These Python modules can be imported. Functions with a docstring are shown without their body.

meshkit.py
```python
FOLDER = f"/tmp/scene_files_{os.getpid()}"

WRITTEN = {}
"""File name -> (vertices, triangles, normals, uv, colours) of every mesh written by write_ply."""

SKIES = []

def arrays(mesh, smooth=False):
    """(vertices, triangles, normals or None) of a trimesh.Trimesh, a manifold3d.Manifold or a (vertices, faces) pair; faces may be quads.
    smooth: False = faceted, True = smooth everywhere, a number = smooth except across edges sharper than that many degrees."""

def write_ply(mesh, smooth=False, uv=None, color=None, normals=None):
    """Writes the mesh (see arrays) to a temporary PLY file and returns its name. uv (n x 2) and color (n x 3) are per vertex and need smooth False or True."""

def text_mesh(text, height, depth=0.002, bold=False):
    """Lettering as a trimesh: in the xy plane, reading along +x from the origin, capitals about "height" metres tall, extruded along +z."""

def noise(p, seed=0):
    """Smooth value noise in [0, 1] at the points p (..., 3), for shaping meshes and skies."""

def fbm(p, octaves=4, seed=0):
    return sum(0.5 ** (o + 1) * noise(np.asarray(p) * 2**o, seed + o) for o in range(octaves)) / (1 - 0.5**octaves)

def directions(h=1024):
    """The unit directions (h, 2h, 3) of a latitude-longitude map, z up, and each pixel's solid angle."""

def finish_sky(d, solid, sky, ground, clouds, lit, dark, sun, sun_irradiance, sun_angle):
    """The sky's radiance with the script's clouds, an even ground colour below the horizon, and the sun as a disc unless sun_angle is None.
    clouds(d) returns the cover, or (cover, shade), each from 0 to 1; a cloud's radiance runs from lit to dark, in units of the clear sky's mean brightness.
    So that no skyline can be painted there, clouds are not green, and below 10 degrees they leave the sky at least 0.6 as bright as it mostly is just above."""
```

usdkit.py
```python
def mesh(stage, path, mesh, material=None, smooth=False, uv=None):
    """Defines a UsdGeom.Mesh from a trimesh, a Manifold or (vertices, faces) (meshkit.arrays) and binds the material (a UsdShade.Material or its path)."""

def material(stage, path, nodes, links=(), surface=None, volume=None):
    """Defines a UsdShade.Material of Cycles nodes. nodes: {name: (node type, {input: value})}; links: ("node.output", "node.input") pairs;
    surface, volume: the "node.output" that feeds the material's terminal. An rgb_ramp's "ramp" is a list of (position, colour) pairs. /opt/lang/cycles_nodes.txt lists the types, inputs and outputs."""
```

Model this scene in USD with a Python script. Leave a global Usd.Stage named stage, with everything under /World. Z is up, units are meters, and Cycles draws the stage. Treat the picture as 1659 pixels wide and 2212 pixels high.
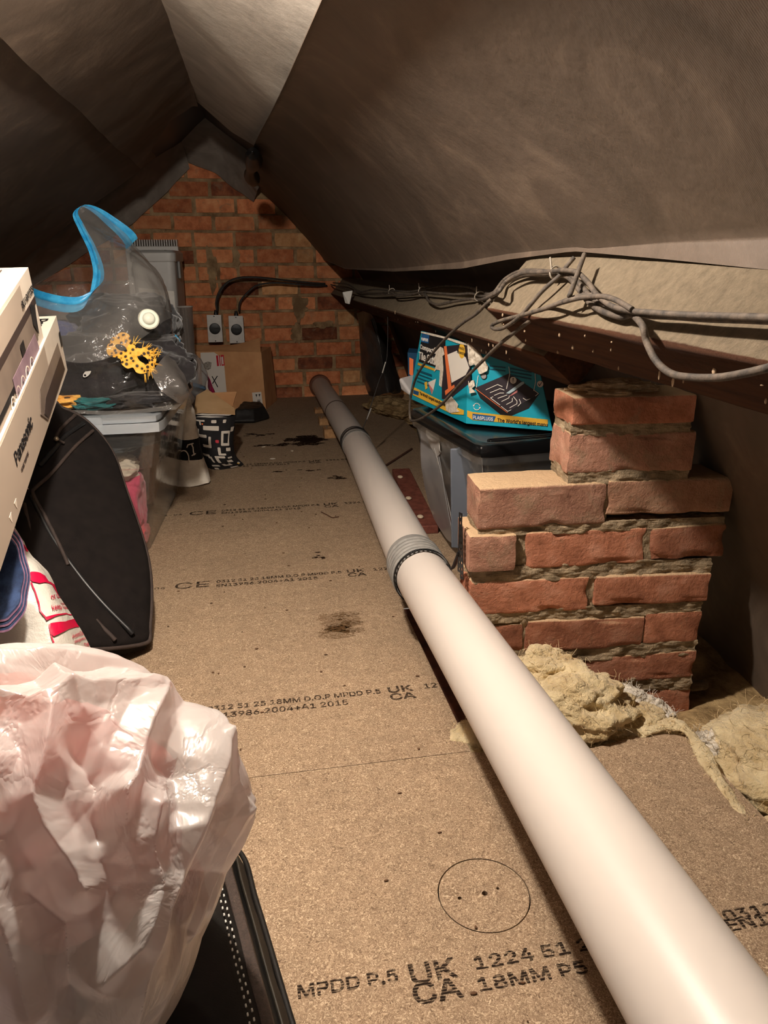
import math, random
import numpy as np
import trimesh, usdkit, meshkit
from scipy.spatial import cKDTree
from shapely.geometry import Polygon
from manifold3d import Manifold, Mesh
from pxr import Usd, UsdGeom, UsdLux, Gf, Sdf, Vt, UsdShade

stage = Usd.Stage.CreateInMemory()
UsdGeom.SetStageUpAxis(stage, 'Z')
UsdGeom.SetStageMetersPerUnit(stage, 1.0)
UsdGeom.Xform.Define(stage, '/World')
UsdGeom.Scope.Define(stage, '/World/Looks')
A = np.array
EXPOSURE = 0.0

# ---------------------------------------------------------------- camera
cam = UsdGeom.Camera.Define(stage, '/World/camera')
cam.CreateHorizontalApertureAttr(24.0)
cam.CreateFocalLengthAttr(23.5687)
cam.CreateExposureAttr(EXPOSURE)
cam.CreateClippingRangeAttr(Gf.Vec2f(0.02, 100))
cam.AddTransformOp().Set(Gf.Matrix4d(((0.983935,-0.178339,-0.008252,0),(0.064049,0.309475,0.948748,0),(-0.166645,-0.934035,0.315926,0),(0.000000,0.000000,0.789886,1))))

# ---------------------------------------------------------------- light: one bare bulb hung under the ridge
LAMP = (-0.115, 0.95, 1.258)
lamp = UsdLux.SphereLight.Define(stage, '/World/bulb_light')
lamp.CreateRadiusAttr(0.028)
lamp.CreateIntensityAttr(2420.0)
lamp.CreateColorAttr(Gf.Vec3f(1.0, 0.905, 0.80))
lamp.AddTranslateOp().Set(Gf.Vec3d(*LAMP))
# faint dome fill, added to brighten faces turned to the camera; no real source
fill_dome = UsdLux.DomeLight.Define(stage, '/World/hatch_spill')
fill_dome.CreateIntensityAttr(0.09)
fill_dome.CreateColorAttr(Gf.Vec3f(1.0, 0.88, 0.74))

# ---------------------------------------------------------------- helpers: prims
used = {}
def numbered(parent, name):
    k = parent + '/' + name
    n = used.get(k, -1) + 1
    used[k] = n
    return name if n == 0 else '%s_%03d' % (name, n)

def tag(prim, label=None, cat=None, group=None, kind=None):
    p = prim.GetPrim()
    for k, v in (('label', label), ('category', cat), ('group', group), ('kind', kind)):
        if v: p.SetCustomDataByKey(k, v)
    return p

class Node:
    def __init__(s, path, base): s.path, s.base = path, A(base, float)
    def part(s, name, mesh, mat, smooth=30, label=None, kind=None):
        v, f = to_vf(mesh)
        path = s.path + '/' + numbered(s.path, name)
        m = usdkit.mesh(stage, path, trimesh.Trimesh(v - s.base, f, process=False), mat, smooth)
        tag(m, label, kind=kind)
        return Node(path, s.base)

def to_vf(mesh):
    if hasattr(mesh, 'to_mesh'):
        q = mesh.to_mesh(); return np.array(q.vert_properties[:, :3], float), np.array(q.tri_verts)
    if isinstance(mesh, tuple): return A(mesh[0], float), A(mesh[1])
    return np.array(mesh.vertices, float), np.array(mesh.faces)

def thing(name, label, cat, base=(0, 0, 0), group=None, kind=None):
    path = '/World/' + numbered('/World', name)
    x = UsdGeom.Xform.Define(stage, path)
    x.AddTranslateOp().Set(Gf.Vec3d(*[float(c) for c in base]))
    tag(x, label, cat, group, kind)
    return Node(path, base)

def single(name, label, cat, mesh, mat, smooth=30, group=None, kind=None):
    v, f = to_vf(mesh)
    path = '/World/' + numbered('/World', name)
    b = A([(v[:, 0].min() + v[:, 0].max()) / 2, (v[:, 1].min() + v[:, 1].max()) / 2, v[:, 2].min()])
    m = usdkit.mesh(stage, path, trimesh.Trimesh(v - b, f, process=False), mat, smooth)
    m.AddTranslateOp().Set(Gf.Vec3d(*b))
    tag(m, label, cat, group, kind)
    return Node(path, b)

# ---------------------------------------------------------------- helpers: shapes
def unit(v): v = A(v, float); return v / np.linalg.norm(v)
def cat(*ms): return trimesh.util.concatenate([trimesh.Trimesh(*to_vf(m), process=False) for m in ms])

def cbox(size, ch=0.003, c=(0, 0, 0), jitter=0, rng=None):
    h = A(size, float) / 2
    ch = min(ch, h.min() * 0.9)
    pts = []
    for sx in (-1, 1):
        for sy in (-1, 1):
            for sz in (-1, 1):
                for k in range(3):
                    q = h.copy() - ch; q[k] = h[k]
                    pts.append(q * A([sx, sy, sz]))
    pts = A(pts)
    if jitter: pts = pts + rng.normal(0, jitter, pts.shape)
    m = trimesh.convex.convex_hull(pts)
    m.apply_translation(c)
    return m

def hull(pts, r=0.0, n=1):
    pts = A(pts, float)
    if r:
        s = trimesh.creation.icosphere(n, r).vertices
        pts = (pts[:, None] + s[None]).reshape(-1, 3)
    return trimesh.convex.convex_hull(pts)

def spline(pts, n=6, closed=False):
    p = A(pts, float)
    q = np.vstack([p[-1], p, p[0], p[1]]) if closed else np.vstack([2 * p[0] - p[1], p, 2 * p[-1] - p[-2]])
    out = []
    for i in range(1, len(q) - 2):
        for t in np.arange(n) / n:
            a, b, c, d = q[i - 1], q[i], q[i + 1], q[i + 2]
            out.append(0.5 * (2 * b + (c - a) * t + (2 * a - 5 * b + 4 * c - d) * t * t + (3 * b - a - 3 * c + d) * t ** 3))
    if not closed: out.append(q[-2])
    return A(out)

def sweep(path, r, sides=10, closed=False, prof=None):
    p = A(path, float); n = len(p)
    t = np.gradient(p, axis=0) if not closed else np.roll(p, -1, 0) - np.roll(p, 1, 0)
    t /= np.linalg.norm(t, axis=1, keepdims=True) + 1e-12
    a = np.cross(t[0], [0, 0, 1.0] if abs(t[0][2]) < 0.9 else [1.0, 0, 0]); a = unit(a)
    fr = []
    for i in range(n):
        a = a - t[i] * (a @ t[i]); a = unit(a); fr.append(a)
    a = A(fr); b = np.cross(t, a)
    if prof is None:
        g = np.arange(sides) * 2 * np.pi / sides
        prof = np.stack([np.cos(g), np.sin(g)], 1)
    rr = np.broadcast_to(r, (n,))[:, None, None]
    v = p[:, None] + rr * (prof[None, :, :1] * a[:, None] + prof[None, :, 1:] * b[:, None])
    k = len(prof); v = v.reshape(-1, 3); f = []
    m = n if closed else n - 1
    for i in range(m):
        for j in range(k):
            q = (i * k + j, i * k + (j + 1) % k, ((i + 1) % n) * k + (j + 1) % k, ((i + 1) % n) * k + j)
            f += [(q[0], q[1], q[2]), (q[0], q[2], q[3])]
    if not closed:
        v = np.vstack([v, p[0], p[-1]])
        for j in range(k):
            f.append((len(v) - 2, (j + 1) % k, j)); f.append((len(v) - 1, (n - 1) * k + j, (n - 1) * k + (j + 1) % k))
    return trimesh.Trimesh(v, f, process=False)

def sheet(P, thick=0.0, closed_u=False):
    """grid of points (u, v, 3) as a sheet with thickness"""
    P = A(P, float); nu, nv = P.shape[:2]
    idx = np.arange(nu * nv).reshape(nu, nv)
    if closed_u: idx = np.vstack([idx, idx[:1]])
    a, b, c, d = idx[:-1, :-1].ravel(), idx[1:, :-1].ravel(), idx[1:, 1:].ravel(), idx[:-1, 1:].ravel()
    f = np.vstack([np.stack([a, b, c], 1), np.stack([a, c, d], 1)])
    v = P.reshape(-1, 3)
    if not thick: return trimesh.Trimesh(v, f, process=False)
    m = trimesh.Trimesh(v, f, process=False)
    n = np.zeros_like(v); fn = np.cross(v[f[:, 1]] - v[f[:, 0]], v[f[:, 2]] - v[f[:, 0]])
    for k in range(3): np.add.at(n, f[:, k], fn)
    n /= np.linalg.norm(n, axis=1, keepdims=True) + 1e-12
    N = len(v)
    vv = np.vstack([v, v - n * thick]); ff = [f, f[:, ::-1] + N]
    rim = []
    def edge(e):
        for i in range(len(e) - 1): rim.extend([(e[i], e[i] + N, e[i + 1] + N), (e[i], e[i + 1] + N, e[i + 1])])
    edge(idx[:, 0]); edge(idx[::-1, -1])
    if not closed_u: edge(idx[0][::-1]); edge(idx[-1])
    return trimesh.Trimesh(vv, np.vstack(ff + [A(rim)]), process=False)

def resample(pts, n):
    p = A(pts, float); s = np.r_[0, np.cumsum(np.linalg.norm(np.diff(p, axis=0), axis=1))]
    x = np.linspace(0, s[-1], n)
    return np.stack([np.interp(x, s, p[:, k]) for k in range(3)], 1)

def loft(lines, nu, nv, wob=0, wscale=6, seed=0, smooth=True, thick=0.002):
    L = A([resample(spline(l, 6) if smooth else l, nu) for l in lines])
    t = np.linspace(0, len(lines) - 1, nv)
    if len(lines) == 2: P = A([L[0] * (1 - x) + L[1] * x for x in t])
    else:
        P = np.stack([spline(L[:, i], 12) for i in range(nu)], 1)
        P = P[np.linspace(0, len(P) - 1, nv).round().astype(int)]
    P = np.swapaxes(P, 0, 1)
    if wob:
        gu, gv = np.gradient(P, axis=0), np.gradient(P, axis=1)
        n = np.cross(gu, gv); n /= np.linalg.norm(n, axis=2, keepdims=True) + 1e-9
        P = P + n * ((meshkit.fbm(P * wscale, 3, seed) - .5) * 2 * wob)[..., None]
    return sheet(P, thick)

def frame(n, up=(0, 0, 1)):
    n = unit(n); u = unit(np.cross(up, n)); return u, np.cross(n, u), n     # x right as seen from outside, y up

def plate(pts, n, thick=0.0005, holes=(), off=0.0002):
    """a flat outline given by points near a plane with outward normal n, as a thin prism lying on the plane"""
    pts = A(pts, float); u, v, n = frame(n, (0, 0, 1) if abs(unit(n)[2]) < .95 else (0, 1, 0))
    o = pts.mean(0); q = np.stack([(pts - o) @ u, (pts - o) @ v], 1)
    hs = [np.stack([(A(h) - o) @ u, (A(h) - o) @ v], 1) for h in holes]
    g = Polygon(q, hs)
    if not g.is_valid: g = g.buffer(0)
    if g.geom_type != 'Polygon': g = max(g.geoms, key=lambda x: x.area)
    m = trimesh.creation.extrude_polygon(g, thick, engine='earcut')
    w = m.vertices; m.vertices = o + w[:, :1] * u + w[:, 1:2] * v + (w[:, 2:3] + off) * n
    return m

def lettering(text, h, o, x, y, bold=False, w=1.0, depth=0.0005, off=0.0004, bottom=True):
    m = meshkit.text_mesh(text, h, depth, bold)
    x, y = unit(x), unit(y); n = np.cross(x, y); v = m.vertices
    m.vertices = A(o, float) + v[:, :1] * w * x + v[:, 1:2] * y + (v[:, 2:3] + off) * n
    return m

def stroke(pts, w, n, thick=0.0005, off=0.0005):
    from shapely.geometry import LineString
    pts = A(pts, float); u, v, n = frame(n, (0, 0, 1) if abs(unit(n)[2]) < .95 else (0, 1, 0)); o = pts[0]
    g = LineString(np.stack([(pts - o) @ u, (pts - o) @ v], 1)).buffer(w / 2, 4)
    m = trimesh.creation.extrude_polygon(g, thick, engine='earcut'); q = m.vertices
    m.vertices = o + q[:, :1] * u + q[:, 1:2] * v + (q[:, 2:3] + off) * n
    return m

def ring(c, r, n, k=24):
    u, v, n = frame(n, (0, 0, 1) if abs(unit(n)[2]) < .95 else (0, 1, 0)); g = np.arange(k) * 2 * np.pi / k
    return A(c) + r * (np.cos(g)[:, None] * u + np.sin(g)[:, None] * v)

def creases(p, n, seed, lo=None, hi=None):
    """sharp ridged folds: 0 in the middle of a facet, 1 on its folds"""
    rng = np.random.default_rng(seed); lo = p.min(0) if lo is None else lo; hi = p.max(0) if hi is None else hi
    s = rng.uniform(lo - .1 * (hi - lo), hi + .1 * (hi - lo), (n, 3))
    d, _ = cKDTree(s).query(p, k=2)
    sc = ((hi - lo).prod() / n) ** (1 / 3)
    return 1 - np.clip((d[:, 1] - d[:, 0]) / sc, 0, 1)

def blob(c, rad, sub=4, seed=0, amp=0.1, freq=2.0, fold=0.0, nfold=60, flat=None, rot=0, power=1.0):
    m = trimesh.creation.icosphere(sub); d = m.vertices.copy()
    q = np.sign(d) * np.abs(d) ** power; q /= np.linalg.norm(q, axis=1, keepdims=True) if power == 1 else 1
    r = 1 + amp * (meshkit.fbm(d * freq + 10 + seed, 4, seed) - .5) * 2
    if fold: r = r + fold * (creases(d * A([1, 1, 1]), nfold, seed + 5) - .5)
    v = q * r[:, None] * A(rad)
    if rot:
        ca, sa = math.cos(rot), math.sin(rot); v = np.stack([v[:, 0] * ca - v[:, 1] * sa, v[:, 0] * sa + v[:, 1] * ca, v[:, 2]], 1)
    v = v + A(c)
    if flat is not None: v[:, 2] = np.maximum(v[:, 2], flat + 0.004 * (v[:, 2] - flat > -1) * 0)
    return trimesh.Trimesh(v, m.faces, process=False)

def lathe(prof, c=(0, 0, 0), n=32):
    prof = A(prof, float); g = np.arange(n) * 2 * np.pi / n
    P = np.stack([prof[:, 0][None] * np.cos(g)[:, None], prof[:, 0][None] * np.sin(g)[:, None], np.broadcast_to(prof[:, 1], (n, len(prof)))], 2)
    m = sheet(P, 0, True); m.vertices += A(c); return m

def brick(L, T, H, seed, sub=3, rough=0.0025, r=0.006, chip=0.006):
    """a worn brick: length along x, thickness along y, height along z, centred"""
    m = trimesh.creation.box((L, T, H))
    m = m.subdivide_to_size(max(L, T, H) / (2 ** sub) * 1.2) if sub else m
    v = m.vertices; h = A([L, T, H]) / 2; inner = np.clip(v, -(h - r), h - r); d = v - inner
    ln = np.linalg.norm(d, axis=1, keepdims=True); v = np.where(ln > 1e-9, inner + d / np.maximum(ln, 1e-9) * r, v)
    nrm = unit_rows(v / h ** 1)
    f = meshkit.fbm(v * 38 + seed * 7.3, 4, seed) - .5
    edge = (np.abs(v) > h - 0.012).sum(1) >= 2
    c = np.clip(meshkit.noise(v * 30 + seed * 3.1, seed + 9) - .55, 0, 1) * 2 * edge
    s = np.sign(v) * (np.abs(v) > h - r * 1.01)
    v = v + unit_rows(s) * (f * 2 * rough)[:, None] - unit_rows(v) * (c * chip)[:, None]
    return trimesh.Trimesh(v, m.faces, process=False)

def facets(p, n, seed, slope=.5, k=5):
    """flat facets meeting in sharp ridges and valleys, like crumpled film; about -1..1"""
    rng = np.random.default_rng(seed); lo, hi = p.min(0), p.max(0); sc = ((hi - lo).prod() / n) ** (1 / 3); out = 0
    for sign in (1, -1):
        s = rng.uniform(lo - .1 * (hi - lo), hi + .1 * (hi - lo), (n, 3)); g = unit_rows(rng.normal(size=(n, 3))) * slope; a = rng.uniform(-.3, .3, n)
        best = np.full(len(p), -1e9)
        for j in range(n):
            q = p - s[j]; best = np.maximum(best, a[j] + q @ g[j] / sc - 1.6 * np.clip(np.sqrt((q * q).sum(1)) / sc - .55, 0, None) ** 2)
        out = out + sign * best
    return out

def unit_rows(v): return v / (np.linalg.norm(v, axis=1, keepdims=True) + 1e-9)

def place(m, o, x, y, z):
    v = np.array(m.vertices); x, y, z = unit(x), unit(y), unit(z)
    return trimesh.Trimesh(A(o) + v[:, :1] * x + v[:, 1:2] * y + v[:, 2:3] * z, m.faces, process=False)

# ---------------------------------------------------------------- materials
def S(r, g, b):
    f = lambda c: c / 255 / 12.92 if c <= 10 else ((c / 255 + .055) / 1.055) ** 2.4
    return (f(r), f(g), f(b))

def MAT(name, nodes, links, surface='p.BSDF'):
    return usdkit.material(stage, '/World/Looks/' + ''.join(c if c.isalnum() else '_' for c in name), nodes, links, surface=surface)

def pbr(name, c1, c2=None, rough=.6, scale=8, bump=0, bscale=80, bdist=.002, spec=.4, metal=0, ramp=(.35, .65), detail=4, hsv=0, sheen=0, coat=0, extra=None, coords='position'):
    """a colour (or two mixed by noise), a bump, and a shift of tone from piece to piece"""
    n = {'g': ('geometry', {}), 'p': ('principled_bsdf', {'base_color': c1, 'roughness': rough, 'specular_ior_level': spec, 'metallic': metal, 'sheen_weight': sheen, 'coat_weight': coat})}
    l = []; src = None
    if c2 is not None:
        n['n'] = ('noise_texture', {'scale': scale, 'detail': detail, 'roughness': .6})
        n['r'] = ('rgb_ramp', {'ramp': [(ramp[0], c1), (ramp[1], c2)]})
        l += [('g.position', 'n.vector'), ('n.fac', 'r.fac')]; src = 'r.color'
    if hsv:
        n['o'] = ('object_info', {}); n['wn'] = ('white_noise_texture', {'dimensions': '1D'})
        n['sv'] = ('map_range', {'from_min': 0, 'from_max': 1, 'to_min': 1 - hsv, 'to_max': 1 + hsv})
        n['sh'] = ('map_range', {'from_min': 0, 'from_max': 1, 'to_min': .5 - hsv * .045, 'to_max': .5 + hsv * .045})
        n['h'] = ('hsv', {'color': c1, 'fac': 1.0, 'saturation': 1.0})
        l += [('o.random', 'wn.w'), ('o.random', 'sv.value'), ('wn.value', 'sh.value'), ('sv.result', 'h.value'), ('sh.result', 'h.hue')]
        if src: l.append((src, 'h.color'))
        src = 'h.color'
    if src: l.append((src, 'p.base_color'))
    if bump:
        n['bn'] = ('noise_texture', {'scale': bscale, 'detail': 5, 'roughness': .65})
        n['b'] = ('bump', {'strength': bump, 'distance': bdist})
        l += [('g.position', 'bn.vector'), ('bn.fac', 'b.height'), ('b.normal', 'p.normal')]
    return MAT(name, n, l)

def clear(name, tint=(.92, .92, .9), haze=.08, hcol=(.8, .8, .78), rough=.12, wr=0.0, wscale=30, ior=1.45, gl=1.0):
    """thin clear plastic: passes light straight, a little milk, and a gloss"""
    n = {'g': ('geometry', {}), 't': ('transparent_bsdf', {'color': tint}), 'd': ('diffuse_bsdf', {'color': hcol}), 'tl': ('translucent_bsdf', {'color': hcol}),
         'dm': ('mix_closure', {'fac': .4}), 'm': ('mix_closure', {'fac': haze}), 's': ('glossy_bsdf', {'color': (gl, gl, gl), 'roughness': rough}),
         'lw': ('layer_weight', {'blend': .5}), 'fp': ('math', {'math_type': 'power', 'value2': 4.0}), 'f': ('math', {'math_type': 'multiply_add', 'value2': .62, 'value3': .045}), 'x': ('mix_closure', {})}
    l = [('lw.facing', 'fp.value1'), ('fp.value', 'f.value1'), ('d.BSDF', 'dm.closure1'), ('tl.BSDF', 'dm.closure2'), ('t.BSDF', 'm.closure1'), ('dm.closure', 'm.closure2'), ('m.closure', 'x.closure1'), ('s.BSDF', 'x.closure2'), ('f.value', 'x.fac')]
    if wr:
        n['bn'] = ('noise_texture', {'scale': wscale, 'detail': 4, 'roughness': .5, 'distortion': 1.0})
        n['b'] = ('bump', {'strength': wr, 'distance': .01})
        l += [('g.position', 'bn.vector'), ('bn.fac', 'b.height'), ('b.normal', 's.normal')]
    return MAT(name, n, l, 'x.closure')

# ---------------------------------------------------------------- shared materials
def chip_material():
    n = {'g': ('geometry', {}), 'p': ('principled_bsdf', {'roughness': .8, 'specular_ior_level': .25}),
         'a': ('noise_texture', {'scale': 210, 'detail': 3, 'roughness': .75, 'distortion': 2.2}),
         'r': ('rgb_ramp', {'ramp': [(.26, S(80, 62, 46)), (.42, S(130, 107, 84)), (.55, S(161, 137, 111)), (.66, S(208, 186, 156))]}),
         'c': ('noise_texture', {'scale': 2.2, 'detail': 4, 'roughness': .6}), 'cr': ('map_range', {'from_min': .3, 'from_max': .7, 'to_min': .86, 'to_max': 1.1}),
         'v': ('hsv', {}), 's': ('noise_texture', {'scale': 34, 'detail': 3, 'roughness': .6}), 'sr': ('map_range', {'from_min': .35, 'from_max': .7, 'to_min': .9, 'to_max': 1.08}),
         'mm': ('math', {'math_type': 'multiply'}), 'b': ('bump', {'strength': .35, 'distance': .0012})}
    l = [('g.position', 'a.vector'), ('g.position', 'c.vector'), ('g.position', 's.vector'), ('a.fac', 'r.fac'), ('c.fac', 'cr.value'), ('s.fac', 'sr.value'),
         ('cr.result', 'mm.value1'), ('sr.result', 'mm.value2'), ('r.color', 'v.color'), ('mm.value', 'v.value'), ('v.color', 'p.base_color'), ('a.fac', 'b.height'), ('b.normal', 'p.normal')]
    return MAT('chipboard', n, l)
M_CHIP = chip_material()

def brick_material(name, c1, c2, c3, dust=0.0, bump=.8, smear=.56):
    n = {'g': ('geometry', {}), 'o': ('object_info', {}), 'p': ('principled_bsdf', {'roughness': .88, 'specular_ior_level': .2}),
         'off': ('vector_math', {'math_type': 'multiply_add'}), 'oc': ('combine_xyz', {'x': 0, 'y': 0, 'z': 0}),
         'a': ('noise_texture', {'scale': 22, 'detail': 6, 'roughness': .65}), 'r': ('rgb_ramp', {'ramp': [(.28, c1), (.5, c2), (.72, c3)]}),
         'k': ('noise_texture', {'scale': 16, 'detail': 7, 'roughness': .74, 'distortion': .6}), 'kr': ('rgb_ramp', {'ramp': [(smear, (0, 0, 0)), (smear + .14, (1, 1, 1))]}),
         'mx': ('mix', {'color2': S(146, 124, 100)}), 'kf': ('math', {'math_type': 'multiply', 'value2': .65}),
         'vr': ('map_range', {'from_min': 0, 'from_max': 1, 'to_min': .72, 'to_max': 1.2}), 'h': ('hsv', {}),
         'sp': ('separate_xyz', {}), 'up': ('map_range', {'from_min': .35, 'from_max': .9, 'to_min': 0, 'to_max': dust, 'clamp': True}), 'dm': ('mix', {'color2': S(196, 166, 130)}),
         'f': ('noise_texture', {'scale': 140, 'detail': 5, 'roughness': .7}), 'b': ('bump', {'strength': bump, 'distance': .003}),
         'ad': ('math', {'math_type': 'add'})}
    l = [('g.position', 'a.vector'), ('g.position', 'k.vector'), ('g.position', 'f.vector'), ('a.fac', 'r.fac'), ('k.fac', 'kr.fac'), ('kr.color', 'kf.value1'), ('kf.value', 'mx.fac'),
         ('r.color', 'h.color'), ('o.random', 'vr.value'), ('vr.result', 'h.value'), ('h.color', 'mx.color1'), ('g.normal', 'sp.vector'), ('sp.z', 'up.value'),
         ('mx.color', 'dm.color1'), ('up.result', 'dm.fac'), ('dm.color', 'p.base_color'), ('f.fac', 'ad.value1'), ('a.fac', 'ad.value2'), ('ad.value', 'b.height'), ('b.normal', 'p.normal')]
    del n['off'], n['oc']
    return MAT(name, n, l)
M_BRICK = [brick_material('gable_brick_red', S(158, 90, 60), S(206, 124, 82), S(226, 154, 108)),
           brick_material('gable_brick_orange', S(184, 112, 74), S(218, 140, 94), S(232, 166, 118)),
           brick_material('gable_brick_buff', S(176, 122, 80), S(214, 156, 106), S(232, 184, 134)),
           brick_material('gable_brick_dark', S(92, 52, 38), S(132, 76, 52), S(170, 106, 72))]
M_PIER = [brick_material('pier_brick_pink', S(142, 100, 82), S(172, 126, 104), S(192, 150, 128), .95, 1.2, .52),
          brick_material('pier_brick_red', S(136, 86, 64), S(170, 112, 86), S(186, 134, 110), .95, 1.2, .58),
          brick_material('pier_brick_dusty', S(138, 98, 76), S(166, 124, 100), S(188, 150, 122), .95, 1.2, .50)]
M_MORTAR = pbr('mortar', S(118, 102, 80), S(168, 148, 120), .95, 30, 1.0, 160, .004, .15)
M_MORTAR_WALL = pbr('gable_mortar', S(126, 100, 72), S(184, 154, 116), .95, 14, .8, 90, .004, .15)
M_INS = pbr('glass_wool', S(198, 172, 126), S(236, 216, 172), .95, 22, 1.0, 120, .01, .1, sheen=.2)
M_INS_WHITE = pbr('white_glass_wool', S(190, 180, 164), S(226, 218, 204), .95, 18, .8, 60, .01, .1)
M_INS_DUST = pbr('dusty_glass_wool', S(116, 92, 62), S(186, 158, 114), .95, 16, .8, 60, .01, .1)

def membrane_material(name='roof_underlay', cs=(S(78, 66, 55), S(92, 78, 66), S(115, 99, 84))):
    n = {'g': ('geometry', {}), 'p': ('principled_bsdf', {'roughness': .62, 'specular_ior_level': .45}),
         'a': ('noise_texture', {'scale': 5, 'detail': 7, 'roughness': .65, 'distortion': 1.4}), 'r': ('rgb_ramp', {'ramp': [(.3, cs[0]), (.55, cs[1]), (.75, cs[2])]}),
         'w': ('wave_texture', {'scale': 130, 'distortion': .6, 'bands_direction': 'y'}), 'bn': ('noise_texture', {'scale': 22, 'detail': 6, 'roughness': .6}),
         'ad': ('math', {'math_type': 'multiply_add', 'value2': .04}), 'b': ('bump', {'strength': .3, 'distance': .006})}
    l = [('g.position', 'a.vector'), ('g.position', 'w.vector'), ('g.position', 'bn.vector'), ('a.fac', 'r.fac'), ('r.color', 'p.base_color'), ('w.fac', 'ad.value1'), ('bn.fac', 'ad.value3'), ('ad.value', 'b.height'), ('b.normal', 'p.normal')]
    return MAT(name, n, l)
M_MEMB = membrane_material()
M_FLAP_LIT = membrane_material('lit_flap_underlay', (S(112, 104, 96), S(130, 121, 112), S(150, 140, 130)))  # paler underlay copy: light on the gable strips put into the colour
M_MEMB_LIT = membrane_material('lit_roof_underlay', (S(158, 148, 137), S(180, 170, 158), S(198, 188, 175)))  # lighter copy of the underlay, paints the lamp glow beside the ridge

def dusty_wood(name, w1, w2, d1, d2):
    n = {'g': ('geometry', {}), 'p': ('principled_bsdf', {'roughness': .85, 'specular_ior_level': .2}), 'mp': ('mapping', {'scale': (60, 4, 60)}),
         'a': ('noise_texture', {'scale': 1, 'detail': 6, 'roughness': .65}), 'r': ('rgb_ramp', {'ramp': [(.3, w1), (.7, w2)]}),
         'd': ('noise_texture', {'scale': 70, 'detail': 9, 'roughness': .78}), 'dr': ('rgb_ramp', {'ramp': [(.3, d1), (.65, d2)]}),
         'sp': ('separate_xyz', {}), 'e': ('noise_texture', {'scale': 55, 'detail': 4}), 'ea': ('math', {'math_type': 'multiply_add', 'value2': .35}),
         'up': ('map_range', {'from_min': .42, 'from_max': .62, 'to_min': 0, 'to_max': 1, 'clamp': True}), 'm': ('mix', {}), 'b': ('bump', {'strength': 1.0, 'distance': .007})}
    l = [('g.position', 'mp.vector'), ('mp.vector', 'a.vector'), ('a.fac', 'r.fac'), ('g.position', 'd.vector'), ('d.fac', 'dr.fac'), ('g.normal', 'sp.vector'), ('g.position', 'e.vector'),
         ('e.fac', 'ea.value1'), ('sp.z', 'ea.value3'), ('ea.value', 'up.value'), ('up.result', 'm.fac'), ('r.color', 'm.color1'), ('dr.color', 'm.color2'), ('m.color', 'p.base_color'), ('d.fac', 'b.height'), ('b.normal', 'p.normal')]
    return MAT(name, n, l)
M_BEAM = dusty_wood('dusty_timber', S(60, 38, 26), S(98, 60, 38), S(112, 98, 80), S(146, 130, 107))
M_WOOD = pbr('pale_timber', S(150, 108, 70), S(196, 152, 104), .8, 30, .3, 90)
M_PVC = pbr('white_pvc', S(200, 190, 181), None, .40, spec=.4)
M_GREY_RUBBER = pbr('grey_coupling', S(118, 116, 112), S(140, 137, 132), .42, 40, spec=.5)
M_BLACK = pbr('black_plastic', S(26, 25, 25), None, .4)
M_RUBBER = pbr('black_rubber', S(46, 42, 40), None, .6)
M_SCREW = pbr('zinc_screw', S(200, 190, 170), None, .35, metal=.9)

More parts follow.
